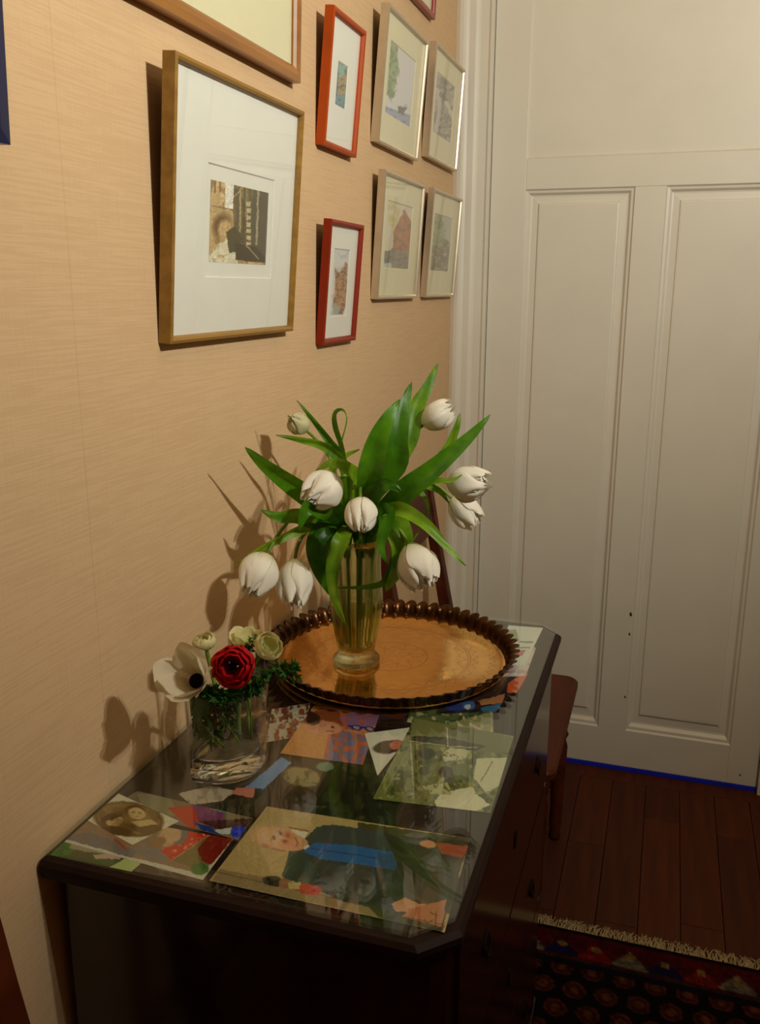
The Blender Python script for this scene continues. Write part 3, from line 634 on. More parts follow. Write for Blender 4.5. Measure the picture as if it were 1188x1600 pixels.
def p_s4(p): p.fill((150, 152, 120)).blot(6, (110, 128, 84), .5, 56).poly([(672, 385), (708, 385), (704, 432), (670, 432)], (120, 108, 88)).blot(5, (84, 78, 62), .52, 57, .8, .6, [(672, 375), (708, 375), (704, 432), (670, 432)]).poly([(694, 335), (710, 340), (706, 380), (696, 372)], (170, 176, 160)).blot(3, (176, 168, 150), .66, 58)
frame('framed_watercolour', 2.250, 2.564, 1.439, .263, 4.1, .015, .008, M_SILVER, M_MATC, (.17, .80, .25, .79), p_s4, 'silver framed watercolour of a green wooded path', cell=.002, group='silver framed watercolours')
frame('framed_picture', 2.02, 2.30, 2.088, .25, 3., .015, .013, M_CRIMSON, M_MATC, (.15, .85, .2, .8), lambda p: p.fill((120, 116, 110)).grain(.2, 6), 'crimson framed picture hanging over the silver watercolours', cell=.004)
frame('framed_picture', .46, .742, 1.589, .34, 2.5, .016, .03, M_NAVY, M_MATC, (.15, .85, .2, .8), lambda p: p.fill((60, 80, 110)).grain(.2, 6), 'dark navy framed picture beside the gold framed etching', cell=.004)

# ================================================================== copper tray
TC = (.2135, 1.325); TR = .211
tray = thing('serving_tray', (TC[0], TC[1], TOP), 'round copper serving tray with scalloped pie-crust rim on the glass', 'tray')
NS = 58
def mat_copper():
    t = NT('engraved_copper'); tc = t.n('ShaderNodeTexCoord'); sp = t.n('ShaderNodeSeparateXYZ'); t.l(tc.outputs['Object'], sp.inputs[0])
    ln = t.n('ShaderNodeVectorMath', operation='LENGTH')
    cb = t.n('ShaderNodeCombineXYZ'); t.l(sp.outputs[0], cb.inputs[0]); t.l(sp.outputs[1], cb.inputs[1]); t.l(cb.outputs[0], ln.inputs[0])
    an = t.n('ShaderNodeMath', operation='ARCTAN2'); t.l(sp.outputs[1], an.inputs[0]); t.l(sp.outputs[0], an.inputs[1])
    def petals(k, r0, amp):
        m = t.n('ShaderNodeMath', operation='MULTIPLY'); m.inputs[1].default_value = k; t.l(an.outputs[0], m.inputs[0])
        s = t.n('ShaderNodeMath', operation='SINE'); t.l(m.outputs[0], s.inputs[0])
        a = t.n('ShaderNodeMath', operation='MULTIPLY_ADD'); t.l(s.outputs[0], a.inputs[0]); a.inputs[1].default_value = amp; t.l(ln.outputs['Value'], a.inputs[2])
        d = t.n('ShaderNodeMath', operation='SUBTRACT'); t.l(a.outputs[0], d.inputs[0]); d.inputs[1].default_value = r0
        b = t.n('ShaderNodeMath', operation='ABSOLUTE'); t.l(d.outputs[0], b.inputs[0])
        c = t.n('ShaderNodeMath', operation='LESS_THAN'); t.l(b.outputs[0], c.inputs[0]); c.inputs[1].default_value = .0011
        return c.outputs[0]
    acc = None
    for k, r0, amp in ((0, .132, 0), (0, .128, 0), (24, .118, .006), (40, .140, .004), (0, .06, 0), (12, .045, .010), (8, .025, .008), (0, .182, 0), (60, .168, .004)):
        o = petals(k, r0, amp)
        if acc is None: acc = o
        else:
            m = t.n('ShaderNodeMath', operation='MAXIMUM'); t.l(acc, m.inputs[0]); t.l(o, m.inputs[1]); acc = m.outputs[0]
    nz = t.noise(tc.outputs['Object'], 55, 5)
    base = t.ramp(nz, [(.3, rgb(230, 172, 92)), (.7, rgb(242, 192, 112))])
    mix = t.n('ShaderNodeMixRGB'); t.l(acc, mix.inputs[0]); t.l(base, mix.inputs[1]); mix.inputs[2].default_value = rgb(204, 150, 84); 
    h = t.n('ShaderNodeMath', operation='MULTIPLY_ADD'); t.l(acc, h.inputs[0]); h.inputs[1].default_value = -.6; t.l(nz, h.inputs[2])
    rr = t.n('ShaderNodeMapRange'); t.l(nz, rr.inputs[0]); rr.inputs[3].default_value = .06; rr.inputs[4].default_value = .13
    return t.done(t.prin(mix.outputs[0], rr.outputs[0], 1., t.bump(h.outputs[0], .10, .0010)).outputs[0])
M_COPPER = mat_copper()
M_RIM = mat_plain('dark_copper_rim', rgb(84, 56, 34), .3, 1., .35, 30, .0006)  # metal darkened so the shadow under the tray lip is in its colour
b = MB(); n = 96
b.lathe((TC[0], TC[1]), [(.0, TOP+.005), (.05, TOP+.005), (.12, TOP+.005), (.186, TOP+.0055), (.193, TOP+.008), (.1935, TOP+.006), (.186, TOP), (.0, TOP)], n)
dish = b.build('dish', M_COPPER, tray, True)
b = MB(); nn = NS*10; rings = []
for r, z, am in ((.1925, .0065, .0), (.195, .011, .002), (.198, .017, .004), (.202, .0225, .006), (.2075, .0265, .0074), (.2115, .0275, .008), (.2122, .0265, .008), (.2085, .0245, .0074), (.203, .0195, .006), (.1985, .0135, .004), (.193, .006, .0015), (.186, .002, 0)):
    ring = []
    for i in range(nn):
        a = 2*pi*i/nn; w = abs(sin(NS*a/2)); k = (w**.7)
        ring.append((TC[0]+(r-am*(1-k)*1.6)*cos(a), TC[1]+(r-am*(1-k)*1.6)*sin(a), TOP+z+am*.55*(k-.5)))
    rings.append(ring)
b.loft(rings, True); b.build('scalloped_rim', M_RIM, tray, True)

# ================================================================== glass vase and tulips
VC = (.166, 1.285); ZT = TOP+.0055
vase = thing('glass_vase', (VC[0], VC[1], ZT), 'tall fluted clear glass vase standing on the copper tray', 'vase')
def fluted(prof, k=18, amp=.02, n=108):
    rings = []
    for r, z, f in prof:
        rings.append([(VC[0]+r*(1+amp*f*cos(k*2*pi*i/n))*cos(2*pi*i/n), VC[1]+r*(1+amp*f*cos(k*2*pi*i/n))*sin(2*pi*i/n), ZT+z) for i in range(n)])
    return rings
b = MB()
outer = [(.0365, 0, 0), (.0385, .003, 0), (.0385, .009, 0), (.034, .014, 0), (.0295, .019, .3), (.0305, .028, 1), (.0345, .05, 1.3), (.0395, .075, 1.3), (.0425, .098, 1), (.0425, .12, .6), (.0405, .14, .4), (.0395, .16, .3), (.0395, .18, .3), (.0415, .20, .2), (.0450, .213, .1)]
inner = [(.0430, .213, 0), (.0395, .20, 0), (.0375, .18, 0), (.0375, .16, 0), (.0385, .14, 0), (.0405, .12, 0), (.0405, .098, 0), (.0375, .075, 0), (.0322, .05, 0), (.0275, .028, 0), (.02, .024, 0)]
b.loft(fluted(outer+inner), True, True, True); b.build('vessel', M_VGLASS, vase, True)
b = MB(); b.lathe((VC[0], VC[1]), [(.019, ZT+.0245), (.0268, ZT+.0285), (.0316, ZT+.05), (.0369, ZT+.075), (.0399, ZT+.098), (.0, ZT+.098)], 48)
M_WATERV = mat_thin_glass('vase_water', (.93, .93, .74, 1), 1.15)
b.build('water', M_WATERV, vase, True)

def frame_axes(d):
    d = d.normalized(); a = d.cross(Vector((0, 0, 1)))
    if a.length < .1: a = d.cross(Vector((1, 0, 0)))
    a.normalize(); return d, a, d.cross(a)
def cdir(r, u, t): return (CR*r+CU*u-CF*t).normalized()      # right, up, towards the viewer
def petal(base, axis, phi, L, R, half, shape, parent, mat, tip=0., curl=0., seed=0, nu=8, nv=10, start=.0):
    """one cupped petal: shape(v) gives radius share, half angular half-width"""
    rnd = random.Random(seed); d, a, c = frame_axes(axis)
    ph1, ph2, jag = rnd.random()*6, rnd.random()*6, rnd.uniform(.02, .06)
    vs = []; pv = []; pu = []
    for j in range(nv+1):
        v = j/nv
        for i in range(nu+1):
            u = i/nu*2-1
            wv = half*(sin(pi*min(1, .10+.72*v))**.5)
            ang = phi+u*wv
            vv = v*(1-.20*abs(u)**2.6*(v**2))+jag*(sin(3*u+ph1)+.5*sin(7*u+ph2))*v**4
            r = R*shape(v)*(1+.045*sin(4*u+ph2)*v+.03*sin(5*v+ph1))+curl*R*(v**3)*(abs(u)**2)*.3+tip*R*max(0, v-.72)**1.5*4
            p = base+d*(L*(start+(1-start)*vv))+(a*cos(ang)+c*sin(ang))*r
            vs.append(p); pv.append(v); pu.append(u)
    W = nu+1; m = MB()
    m.add(vs, [(j*W+i, j*W+i+1, (j+1)*W+i+1, (j+1)*W+i) for j in range(nv) for i in range(nu)])
    m.attr['pv'] = (pv, 'FLOAT'); m.attr['pu'] = (pu, 'FLOAT')
    return m.build('petal', mat, parent, True)
def egg(k0=.16, k1=.70, p=.75): return lambda v: sin(pi*(k0*0+.07+k1*v))**p
def leaf(path, width, parent, mat=M_LEAF, fold=.25, twist=0., n=26, name='leaf', roll=0.):
    pts = catmull(path, n); vs = []; pu = []
    m = 6
    for j, p in enumerate(pts):
        v = j/n
        t = (pts[min(j+1, n)]-pts[max(j-1, 0)]).normalized()
        view = (CAM-p).normalized()
        side = t.cross(view)
        if side.length < 1e-4: side = CR.copy()
        side.normalize(); nrm = side.cross(t).normalized()
        k = roll+twist*v; side, nrm = side*cos(k)+nrm*sin(k), nrm*cos(k)-side*sin(k)
        w = width*.5*(min(1, .13+v*2.1))*(max(0, 1-max(0, v-.45)/.55)**.62 if v > .45 else 1)
        w = max(w, .0004)
        for i in range(m+1):
            u = i/m*2-1
            vs.append(p+side*(w*u*(1-fold*.3))-nrm*(fold*w*(1-abs(u)**1.3))+nrm*(.0012*sin(9*v+3*u)))
            pu.append(u)
    W = m+1; b = MB()
    b.add(vs, [(j*W+i, j*W+i+1, (j+1)*W+i+1, (j+1)*W+i) for j in range(n) for i in range(m)])
    b.attr['pu'] = (pu, 'FLOAT')
    return b.build(name, mat, parent, True)
def bez(a, b, c, d, n):
    return [a*(1-t)**3+b*3*t*(1-t)**2+c*3*t*t*(1-t)+d*t**3 for t in [k/n for k in range(n+1)]]
MOUTH = Vector((VC[0], VC[1], ZT+.205))
# px, py, depth Y, (right, up, towards viewer) axis, diameter px, length px, label, kind
TUL = [
 (402, 899, 1.10, (-.30, -.75, .50), 63, 70, 'white tulip drooping lowest beside the papered wall'),
 (461, 913, 1.15, (.05, -.85, .50), 58, 76, 'white tulip hanging straight down beside the vase, next to the wall-side one'),
 (503, 767, 1.17, (-.50, -.40, .62), 64, 70, 'white tulip facing out over the folded bright leaf'),
 (564, 806, 1.14, (.03, -.75, .65), 52, 60, 'small white tulip nodding over the vase mouth'),
 (654, 886, 1.20, (.35, -.80, .45), 66, 72, 'open white tulip hanging over the copper tray'),
 (733, 756, 1.30, (.80, -.10, .55), 58, 66, 'large white tulip reaching towards the door'),
 (727, 800, 1.37, (.65, -.70, .20), 48, 56, 'white tulip tucked beneath the one reaching towards the door'),
 (686, 648, 1.40, (.72, .45, .50), 46, 56, 'white tulip standing highest beside the tall leaf'),
 (465, 661, 1.28, (-.45, .35, .80), 36, 40, 'half closed greenish white tulip bud near the wall'),
]
tul = []; STEM = {}
az = {}
_a = []
for i, q in enumerate(TUL):
    c = atY(q[0], q[1], q[2])-MOUTH; _a.append((math.atan2(c.y, c.x), i))
_a.sort()
for k, (a_, i) in enumerate(_a): az[i] = _a[0][0]+2*pi*k/len(_a)
off = sum(math.atan2(sin(a_-az[i]), cos(a_-az[i])) for a_, i in _a)/len(_a)
for i in az: az[i] += off
for i, (x, y, Y, ax, dm, ln, lab) in enumerate(TUL):
    c = atY(x, y, Y); k = mpp(c); R = dm*k/2; L = ln*k; ax = cdir(*ax); base = c-ax*L*.52
    th_ = thing('tulip', (VC[0]+.019*cos(az[i]), VC[1]+.019*sin(az[i]), ZT+.032), lab, 'tulip', 'white tulips in the vase'); tul.append(th_)
    foot = Vector(ORG[th_.name]); rnd = random.Random(i)
    mo = MOUTH+Vector((.029*cos(az[i]), .029*sin(az[i]), -.01))
    dist = (base-mo).length
    out = Vector((base.x-mo.x, base.y-mo.y, 0))
    pts = bez(foot, foot+(mo-foot)*.33, foot+(mo-foot)*.67, mo, 8); STEM[i] = (mo, Vector((cos(az[i]), sin(az[i]), 0)))
    pts += bez(mo, mo+Vector((0, 0, .45*dist+.02))+out*.25, base-ax*(.55*dist+.01), base+ax*.003, 16)[1:]
    b = MB(); b.tube(pts, lambda t: .0034-.0008*t, 8); b.attr['pu'] = ([0.]*len(b.v), 'FLOAT'); b.build('stem', M_STEM, th_, True)
    bud = i == 8; m = M_BUD if bud else M_TULIP
    op = (.84, .80, .84, .84, .76, .80, .74, .78, .88)[i]       # how far the cup closes at the tip
    for n_, rr_, ha, ex in ((6, 1., .66, 0.), (5, .90, .74, .05), (4, .74, .85, .09), (3, .54, 1.1, .12), (3, .34, 1.1, .14)):
        for q in range(n_):
            k_ = rr_*((1.03 if q % 2 else .95) if n_ == 6 else rnd.uniform(.96, 1.04))
            petal(base, ax, q*2*pi/n_+i+n_*.7+rnd.uniform(-.12, .12), L*rnd.uniform(.88, 1.02), R*k_, ha, egg(0, min(.92, op+ex), .6), th_, m, tip=rnd.uniform(-.02, .14), seed=i*97+n_*11+q+int(rr_*50))
# leaves: (tulip, [(px,py,Y)...], width px, roll, twist, material)
M_LEAFB = mat_leaf('tulip_leaf_bright', rgb(70, 126, 14), rgb(146, 186, 40), .35, .4)
LEAVES = [
 (0, [(545, 820, 1.27), (500, 788, 1.25), (455, 757, 1.195), (415, 728, 1.145), (383, 699, 1.105)], 42, .3, .2, 0),
 (2, [(575, 800, 1.25), (578, 745, 1.20), (588, 695, 1.19), (606, 655, 1.20), (625, 624, 1.22)], 45, -.25, .2, 0),
 (3, [(600, 800, 1.30), (612, 735, 1.27), (622, 690, 1.27), (630, 640, 1.29), (644, 596, 1.32)], 42, .15, -.3, 0),
 (7, [(605, 790, 1.32), (632, 700, 1.37), (650, 640, 1.40), (668, 605, 1.42), (685, 567, 1.44)], 34, -.2, .2, 1),
 (5, [(590, 810, 1.28), (625, 775, 1.25), (675, 735, 1.25), (725, 690, 1.27), (766, 648, 1.30)], 46, .3, .3, 0),
 (6, [(600, 810, 1.31), (650, 755, 1.32), (695, 710, 1.34), (712, 672, 1.35), (719, 645, 1.36)], 24, .1, .2, 1),
 (8, [(555, 810, 1.28), (535, 720, 1.27), (515, 690, 1.26), (490, 658, 1.25), (464, 626, 1.24)], 17, .2, .3, 0),
 (8, [(555, 815, 1.28), (540, 735, 1.26), (510, 700, 1.24), (470, 688, 1.21), (431, 680, 1.19)], 20, .2, .2, 1),
 (8, [(553, 800, 1.29), (537, 715, 1.28), (525, 668, 1.27), (524, 646, 1.27), (535, 641, 1.26), (543, 654, 1.25), (534, 690, 1.245)], 15, .5, 1.0, 1),
 (2, [(560, 800, 1.25), (560, 758, 1.20), (546, 734, 1.17), (520, 722, 1.16), (490, 738, 1.165)], 30, -.9, .5, 1),
 (0, [(545, 830, 1.25), (500, 815, 1.20), (465, 806, 1.16), (435, 808, 1.13), (408, 797, 1.12)], 32, .7, -.8, 1),
 (0, [(545, 830, 1.25), (480, 825, 1.18), (440, 842, 1.14), (405, 860, 1.12), (370, 882, 1.10)], 18, .3, .3, 1),
 (1, [(555, 830, 1.25), (520, 825, 1.19), (497, 850, 1.165), (500, 890, 1.17), (520, 935, 1.19)], 50, .2, -.3, 0),
 (1, [(550, 835, 1.25), (535, 840, 1.215), (521, 880, 1.20), (522, 930, 1.21), (541, 978, 1.235)], 30, -.3, .3, 1),
 (4, [(580, 825, 1.25), (610, 815, 1.215), (628, 848, 1.20), (622, 890, 1.20), (602, 925, 1.21)], 52, .2, .3, 1),
 (4, [(585, 830, 1.26), (618, 850, 1.23), (604, 905, 1.215), (570, 918, 1.21), (524, 919, 1.215)], 22, .5, .4, 0),
 (4, [(585, 830, 1.26), (615, 795, 1.22), (660, 815, 1.20), (698, 853, 1.20), (728, 884, 1.20)], 27, .2, .4, 1),
 (6, [(590, 820, 1.31), (640, 770, 1.33), (665, 780, 1.34), (667, 810, 1.33), (645, 846, 1.31)], 16, .5, .8, 1),
 (3, [(570, 815, 1.25), (575, 785, 1.19), (592, 762, 1.17), (610, 758, 1.17), (628, 768, 1.175)], 32, -.3, .3, 0),
 (2, [(560, 820, 1.26), (520, 800, 1.21), (492, 790, 1.18), (478, 800, 1.165), (468, 828, 1.16)], 44, .2, .3, 0),
 (7, [(575, 815, 1.29), (590, 760, 1.28), (597, 740, 1.275), (600, 722, 1.275), (602, 708, 1.275)], 24, .0, .1, 1),
 (3, [(575, 830, 1.25), (598, 800, 1.21), (604, 815, 1.205), (596, 850, 1.205), (605, 880, 1.21)], 34, .2, .4, 0),
 (8, [(555, 815, 1.29), (530, 770, 1.29), (520, 735, 1.29), (540, 712, 1.30), (562, 702, 1.30)], 22, .5, .2, 1),
 (5, [(590, 815, 1.29), (640, 765, 1.28), (680, 752, 1.27), (705, 750, 1.275), (722, 742, 1.28)], 16, .5, .3, 1),
 (5, [(590, 815, 1.30), (650, 762, 1.31), (680, 764, 1.315), (694, 774, 1.315), (702, 786, 1.315)], 16, .3, .3, 1),
]
# the tulip each leaf grows on, how far it is set back or forward, and the side of the stem it leaves from
GROW = [(0, -0.01, -1), (3, -0.03, 1), (1, -0.01, 0), (7, 0.0, -1), (5, 0.0, 1), (6, 0.01, -1), (5, 0.0, -1), (8, 0.0, 1), (8, 0.0, -1), (2, 0.02, 1), (0, 0.01, 1), (0, 0.01, 0), (1, 0.03, 1), (2, -0.01, 0), (4, 0.02, -1), (4, 0.01, 1), (4, 0.0, 0), (6, 0.01, 0), (3, 0.0, -1), (2, -0.03, -1), (7, 0.0, 1), (3, -0.01, 1), (8, 0.0, 0), (7, -0.02, -1), (5, 0.0, 0)]
for (_, pth, w, roll, tw, k), (ti, dy, sl) in zip(LEAVES, GROW):
    m0, o0 = STEM[ti]; sd = Vector((-o0.y, o0.x, 0))*sl*.004
    P = [m0+Vector((0, 0, -.01))+sd, m0+Vector((0, 0, .035))+sd-o0*.004]+[atY(x_, y_, Y_+dy) for x_, y_, Y_ in pth[1:]]
    leaf(P, w*mpp(P[2]), tul[ti], (M_LEAF, M_LEAFB)[k], .28, tw, 26, 'leaf', roll)

# ================================================================== small tumbler with anemones
TL_, TR_ = at(304, 1229, 2, TOP), at(427, 1190, 2, TOP)
mid = (TL_+TR_)/2; dv = (TR_-TL_); hl = dv.length/2; e1 = dv.normalized(); e2 = Vector((-e1.y, e1.x, 0))   # e2 away from the viewer
tumb = thing('glass_tumbler', (mid.x, mid.y, TOP), 'small lens-shaped clear glass tumbler with thick foot, holding anemones', 'vase')
def lens(k, wid, z, off=0., n=14):
    out = []
    for s in (-1, 1):
        for i in range(n):
            u = -1+2*i/n if s < 0 else 1-2*i/n
            w = wid*(1-abs(u)**2.2)
            q = mid+e1*(u*hl*k)+e2*(s*w)+e2*.012
            out.append((q.x, q.y, TOP+z))
    return out
TH = .118
b = MB(); rs = []
for k, w, z in ((.93, .032, .0), (.97, .035, .003), (1.0, .037, .02), (1.03, .040, .06), (1.07, .043, TH-.001), (1.06, .042, TH), (1.04, .0405, TH-.001), (1.0, .0375, .06), (.965, .0345, .034), (.90, .030, .026)):
    rs.append(lens(k, w, z))
b.loft(rs, True, True, True); ves = b.build('vessel', M_CUTGLASS, tumb, True)
ves.data.materials.append(M_TWALL)               # thin clear walls over the thick solid foot
for p_ in ves.data.polygons:
    if max(ves.data.vertices[k_].co.z for k_ in p_.vertices) > .045: p_.material_index = 1
b = MB(); b.loft([lens(.895, .0295, .0265), lens(.96, .034, .036), lens(.985, .0365, .06), lens(.99, .037, .068)], True, True, True); b.build('water', M_WATER, tumb, True)
def inside_tumbler(q, margin=.0022):
    h = q.z-TOP
    if h > TH+.004: return q
    zs = (.0, .034, .06, TH+.01)
    k = np.interp(h, zs, (.92, .965, 1.0, 1.04)); w = np.interp(h, zs, (.030, .0345, .0375, .0405))
    d = q-mid; u = d.dot(e1)/(hl*k); v = d.dot(e2)-.012
    um = 1-.16; u = max(-um, min(um, u)); lim = max(.001, w*(1-abs(u)**2.2)-margin*1.4); v = max(-lim, min(lim, v))
    p = mid+e1*(u*hl*k)+e2*(v+.012); return Vector((p.x, p.y, q.z))
def stemto(parent, base, ax, foot, r=.0028):
    d = (base-foot).length
    p = [inside_tumbler(q_, .0045) for q_ in bez(foot, foot+Vector((0, 0, .5*d)), base-ax*.4*d, base+ax*.002, 14)]
    bb = MB(); bb.tube(p, r, 8); bb.attr['pu'] = ([0.]*len(bb.v), 'FLOAT'); bb.build('stem', M_STEM, parent, True)
def footat(u, w): 
    q = mid+e1*(hl*u)+e2*(w+.012); return Vector((q.x, q.y, TOP+.038))
def open_cup(v): return (v**.62)
# red anemone
def bloom(name, x, y, Y, ax, dm, lab, cat, layers, mat, footp, heart=None, Lk=.5, group='cut flowers in the tumbler'):
    c = atY(x, y, Y); k = mpp(c); R = dm*k/2; ax = cdir(*ax); L = R*2*Lk; base = c-ax*L*.5
    t = thing(name, tuple(footp), lab, cat, group)
    stemto(t, base, ax, footp)
    for li, (n, rr, ll, half, shp, tipk) in enumerate(layers):
        for q in range(n):
            petal(base, ax, q*2*pi/n+li*.55+random.uniform(-.15, .15), L*ll*random.uniform(.93, 1.04), R*rr*random.uniform(.95, 1.04), half, shp, t, mat, tip=tipk*random.uniform(.6, 1.3), seed=int(x)*7+li*13+q, nu=8, nv=9)
    if heart:
        hb = MB(); d, a, c2 = frame_axes(ax)
        hr = heart*k; rings = []
        for j in range(7):
            f = j/6*pi/2; rings.append([tuple(base+d*(L*.25+hr*.9*sin(f))+(a*cos(2*pi*i/14)+c2*sin(2*pi*i/14))*(hr*cos(f)+1e-4)) for i in range(14)])
        hb.loft(rings, True, True, True); hb.build('flower_heart', M_DARKC, t, True)
    return t
bloom('anemone', 363, 1041, .885, (.10, .15, .95), 68, 'round red anemone with dark heart in the tumbler', 'anemone',
      [(7, 1.0, .92, .62, lambda v: sin(pi*(.05+.64*v))**.7, 0), (6, .86, 1.0, .7, lambda v: sin(pi*(.05+.70*v))**.7, 0), (5, .62, 1.0, .8, lambda v: sin(pi*(.05+.70*v))**.7, 0)], M_REDP, footat(.25, 0), 7, .5)
bloom('anemone', 299, 1060, .85, (-.28, .36, .80), 92, 'wide open white anemone with nearly black heart leaning over the tumbler edge', 'anemone',
      [(4, .98, 1., .80, lambda v: .95*(v**.55), .1), (4, .86, 1.05, .75, lambda v: .92*(v**.6), -.1)], M_WHITEP, footat(-.35, .0), 12, .75)
bloom('ranunculus_bud', 320, 1004, .93, (-.1, .85, .4), 36, 'pale green bud behind the white anemone', 'flower', [(5, 1., 1., .9, egg(0, .72, .6), 0), (4, .7, 1., 1., egg(0, .74, .6), 0)], M_CREAM, footat(-.1, .012), None, .62)
bloom('ranunculus_bud', 418, 1011, .94, (.45, .45, .6), 46, 'cream bud standing beside the copper tray rim', 'flower', [(5, 1., 1., .9, egg(0, .66, .6), .1), (4, .7, 1., 1., egg(0, .7, .6), .1)], M_CREAM, footat(.55, .005), None, .62)
bloom('ranunculus_bud', 384, 999, .965, (.1, .85, .4), 46, 'cream ruffled flower behind the red anemone', 'flower', [(6, 1., .9, .7, egg(0, .55, .6), .3), (5, .7, 1., .8, egg(0, .58, .6), .3)], M_CREAM, footat(.35, .014), None, .5)
# feathery greens
from mathutils.bvhtree import BVHTree
OBST = [[], []]
def obstacle(o):
    off = Vector(ORG[o.parent.name]); n = len(OBST[0])
    OBST[0] += [v.co+off for v in o.data.vertices]; OBST[1] += [tuple(i+n for i in p.vertices) for p in o.data.polygons]
for o in bpy.data.objects:
    if o.parent and o.parent.name.split('.')[0] in ('anemone', 'ranunculus_bud'): obstacle(o)
    if o.parent and o.parent.name == 'glass_tumbler' and o.name.startswith('vessel'): obstacle(o)
SPR = []
def sprig(px_list, Y, footp, lab, n=150, spread=.016, seed=0):
    rnd = random.Random(seed)
    t = thing('fern_sprig', tuple(footp), lab, 'greenery', 'feathery greens in the tumbler')
    P = [footp]+[atY(x, y, Y) for x, y in px_list]
    path = [inside_tumbler(q, .0035) for q in catmull(P, 24)]
    bb = MB(); bb.tube(path, lambda q: .0014*(1-.6*q), 6); bb.attr['pu'] = ([0.]*len(bb.v), 'FLOAT'); so = bb.build('stem', M_STEM, t, True)
    obstacle(so); SPR.append((t, so, path, n, spread, rnd))
def leafy(t, so, path, n, spread, rnd):
    lo_ = 9 if n < 200 else 3
    tree = BVHTree.FromPolygons([v for v in OBST[0]], OBST[1])
    m = MB(); made = 0
    for k in range(n*9):
        if made >= n: break
        q = path[min(24, int(lo_+(24-lo_)*rnd.random()**.8))]
        d = Vector((rnd.gauss(0, 1), rnd.gauss(0, 1), rnd.gauss(.1, .9))).normalized(); L = spread*rnd.uniform(.5, 1.1)
        s = d.cross(Vector((rnd.random(), rnd.random(), rnd.random()))).normalized()*L*.13
        a = q+d*max(L*.1, .0019); bmid = q+d*L*.6; tip = q+d*L+Vector((0, 0, -.2*L))
        vs_ = [a, bmid-s, tip, bmid+s]
        for z in (-1, 1):
            o = q+d*L*rnd.uniform(.3, .6); e = o+(d+s.normalized()*z*.9).normalized()*L*.45; s2 = s*.7
            vs_ += [o, (o+e)/2+s2, e, (o+e)/2-s2]
        vs_ = [inside_tumbler(w_) for w_ in vs_]; fs_ = [(0, 1, 2, 3), (4, 5, 6, 7), (8, 9, 10, 11)]
        if tree.overlap(BVHTree.FromPolygons(vs_, fs_)): continue      # no leaflet grows through a flower, the glass or another sprig
        m.add(vs_, fs_); made += 1
    m.attr['pu'] = ([0.]*len(m.v), 'FLOAT')
    o = m.build('leaflets', M_FERN, t); o['kind'] = 'stuff'; obstacle(o)
sprig([(395, 1090), (415, 1055), (445, 1045), (458, 1050)], .90, footat(.5, -.005), 'feathery green sprig reaching out beside the tray', 170, .017, 1)
sprig([(320, 1135), (325, 1110), (345, 1095), (365, 1085)], .875, footat(-.2, -.006), 'dense dark green sprig pressed against the tumbler wall', 380, .022, 2)
sprig([(350, 1120), (375, 1095), (395, 1075), (405, 1055)], .89, footat(.2, -.004), 'dark green sprig beneath the red anemone', 260, .018, 3)
sprig([(370, 1080), (385, 1040), (392, 1012), (398, 995)], .945, footat(.3, .010), 'small green sprig behind the red anemone', 120, .012, 4)
sprig([(310, 1110), (320, 1090), (335, 1100), (350, 1110)], .89, footat(-.4, .004), 'dark green sprig beneath the white anemone', 380, .022, 5)

for q_ in SPR: leafy(*q_)

# ================================================================== chairs
chair = thing('wooden_chair', (.25, 2.0, 0), 'dark wooden chair between the chest and the panelled door', 'chair', 'dark wooden chairs along the wall')
SY0, SY1, SX0, SX1 = 1.75, 2.275, .075, .452
def rr(x0, x1, y0, y1, r, n=5):
    out = []
    for cx, cy, a0 in ((x1-r, y1-r, 0), (x0+r, y1-r, 90), (x0+r, y0+r, 180), (x1-r, y0+r, 270)):
        for k in range(n+1):
            a = radians(a0+90*k/n); out.append((cx+r*cos(a), cy+r*sin(a)))
    return out
b = MB(); rings = []
for o, z in ((-.006, .425), (0, .430), (0, .444), (-.005, .450)):
    rings.append([(x, y, z) for x, y in rr(SX0-o, SX1+o, SY0-o, SY1+o, .03)])
b.loft(rings, True, True, True); b.build('seat', M_CHAIR, chair)
for yy in (SY0+.155, SY1-.075):
    b = MB(); b.lathe((.405 if yy < 2 else .418, yy), [(.013, 0), (.016, .01), (.013, .03), (.018, .05), (.016, .09), (.019, .2), (.021, .28), (.015, .30), (.022, .315), (.015, .33), (.022, .35), (.022, .425)], 16)
    b.build('leg', M_CHAIR, chair, True)
PO = ((1.842, 1.876), (2.268, 2.302))
for y0, y1 in PO:                              # raked back posts, one piece with the rear legs
    b = MB(); rings = []
    for z, xb, t in ((0, .035, .030), (.2, .075, .032), (.43, .098, .034), (.62, .060, .032), (.80, .028, .028), (.945, .006, .024), (.955, .008, .018)):
        rings.append([(xb, y0, z), (xb+t, y0, z), (xb+t, y1, z), (xb, y1, z)])
    b.loft(rings, True, True, True); b.build('leg', M_CHAIR, chair, bevel=.003)
b = MB(); rings = []
for k in range(9):
    u = k/8; y = PO[0][1]-.004+(PO[1][0]-PO[0][1]+.008)*u; bow = .006*sin(pi*u)
    rings.append([(.031-bow*0, y, .825), (.047, y, .825), (.026, y, .938+bow), (.011, y, .938+bow)])
b.loft(rings, True, True, True); b.build('top_rail', M_CHAIR, chair)
box('lower_rail', (.076, PO[0][1]-.004, .54), (.094, PO[1][0]+.004, .575), M_CHAIR, chair, .003)
for x0, x1, y0, y1 in ((.11, .41, SY0+.066, SY0+.084), (.11, .41, SY1-.084, SY1-.066), (.409, .427, SY0+.08, SY1-.08), (.105, .123, SY0+.10, SY1-.02)):
    box('apron', (x0, y0, .365), (x1, y1, .427), M_CHAIR, chair, .002)
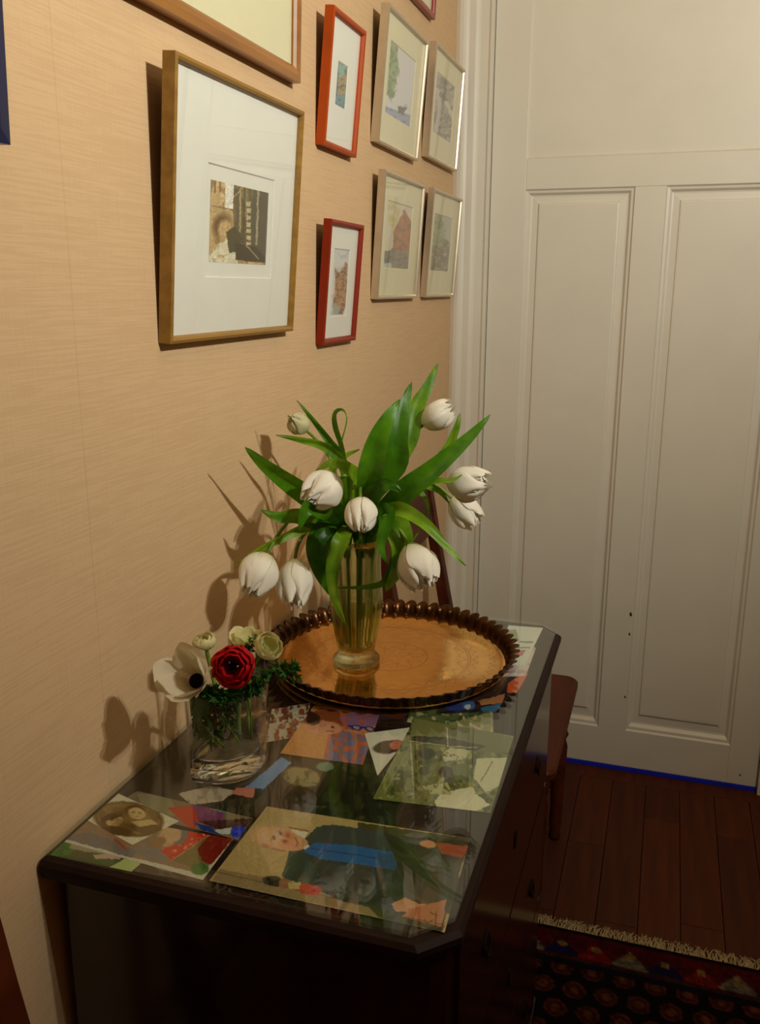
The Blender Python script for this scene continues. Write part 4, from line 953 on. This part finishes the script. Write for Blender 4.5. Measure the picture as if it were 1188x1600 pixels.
for yy in (SY0+.075, SY1-.075):
    b = MB(); b.tube([(.10, yy+(.03 if yy < 2 else -.0), .16), (.41, yy, .16)], .010, 10); b.build('stretcher', M_CHAIR, chair, True)
ch2 = chair.copy(); col.objects.link(ch2); ch2.location.y -= 1.707
ch2['label'] = 'dark wooden chair beside the near end of the chest'
for c in list(chair.children):
    k = c.copy(); col.objects.link(k); k.parent = ch2

# ================================================================== rug
RX0, RX1, RY0, RY1 = .09, 1.55, .52, 1.835
def p_rug(x, y):
    # x,y in metres from the far left corner
    p = Paint(x, y); p.fill((44, 10, 12))
    e = np.minimum(np.minimum(x-RX0, RX1-x), RY1-y)
    def band(a, b_, c): p.put(((e >= a) & (e < b_))*1., c)
    band(0, .012, (30, 12, 10)); band(.012, .09, (92, 14, 14)); band(.09, .10, (64, 36, 26)); band(.10, .115, (20, 12, 26))
    s = np.where(e == RY1-y, x, y); q = (s/.075) % 1; k = (np.floor(s/.075) % 3)
    tri = (np.abs(q-.5)*.08+.018 < (e-.012)*.9) & (e < .085) & (e > .02)
    p.put(tri*(k == 0)*1., (24, 26, 70)); p.put(tri*(k == 1)*1., (150, 26, 22)); p.put(tri*(k == 2)*1., (132, 116, 96))
    p.put(((np.hypot((q-.5)*.075, e-.05) < .010))*1., (170, 120, 60))
    f = e > .115
    gx = x/.066; row = np.floor(y/.060); gx = gx+.5*(row % 2); cx = (gx % 1-.5)*.066; cy = (y/.060 % 1-.5)*.060
    d = np.sqrt((cx/.023)**2+(cy/.024)**2)
    p.put(f*1., (16, 9, 10)); p.put(f*(d < 1)*1., (100, 44, 24)); p.put(f*(d < .8)*1., (70, 20, 16)); p.put(f*(d < .45)*1., (116, 60, 30))
    n = vnoise(x*160, y*160, 5); p.c *= (.36+.42*n)[:, None]
    return p.c
nx, ny = 270, 300
YG = np.linspace(RY1, RY0, ny+1); XG = np.linspace(RX0, RX1, nx+1)
gx, gy = np.meshgrid(XG, YG); gx = gx.ravel(); gy = gy.ravel()
zz = .0085+.0006*vnoise(gx*60, gy*60, 2)
cc = s2l(np.clip(p_rug(gx, gy), 0, 255)); W = nx+1
rug = thing('oriental_rug', ((RX0+RX1)/2, 1.0, 0), 'dark red oriental rug with rows of rounded motifs and cream fringe', 'rug')
b = MB(); b.v = list(zip(gx.tolist(), gy.tolist(), zz.tolist()))
b.f = [(j*W+i, (j+1)*W+i, (j+1)*W+i+1, j*W+i+1) for j in range(ny) for i in range(nx)]
b.attr['Col'] = (np.hstack([cc, np.ones((len(cc), 1))]), 'FLOAT_COLOR'); b.build('pile', M_RUG, rug, True)
MB().box((RX0, RY0, .0006), (RX1, RY1, .0083)).build('backing', M_FRINGE, rug)
m = MB(); rnd = random.Random(5)
nT = 900
for k in range(nT):
    x = RX0+(RX1-RX0)*(k+rnd.random())/nT; L = rnd.uniform(.030, .048); a = rnd.gauss(0, .35); z0 = rnd.uniform(.002, .008)
    p0 = Vector((x, RY1-.002, z0)); p1 = Vector((x+a*L*.5, RY1+L*.55, z0+rnd.uniform(0, .004))); p2 = Vector((x+a*L+rnd.gauss(0, .004), RY1+L, .0012))
    m.tube([p0, p1, p2], lambda q: .0011*(1-.4*q), 4)
fr = m.build('fringe', M_FRINGE, rug); fr['kind'] = 'stuff'
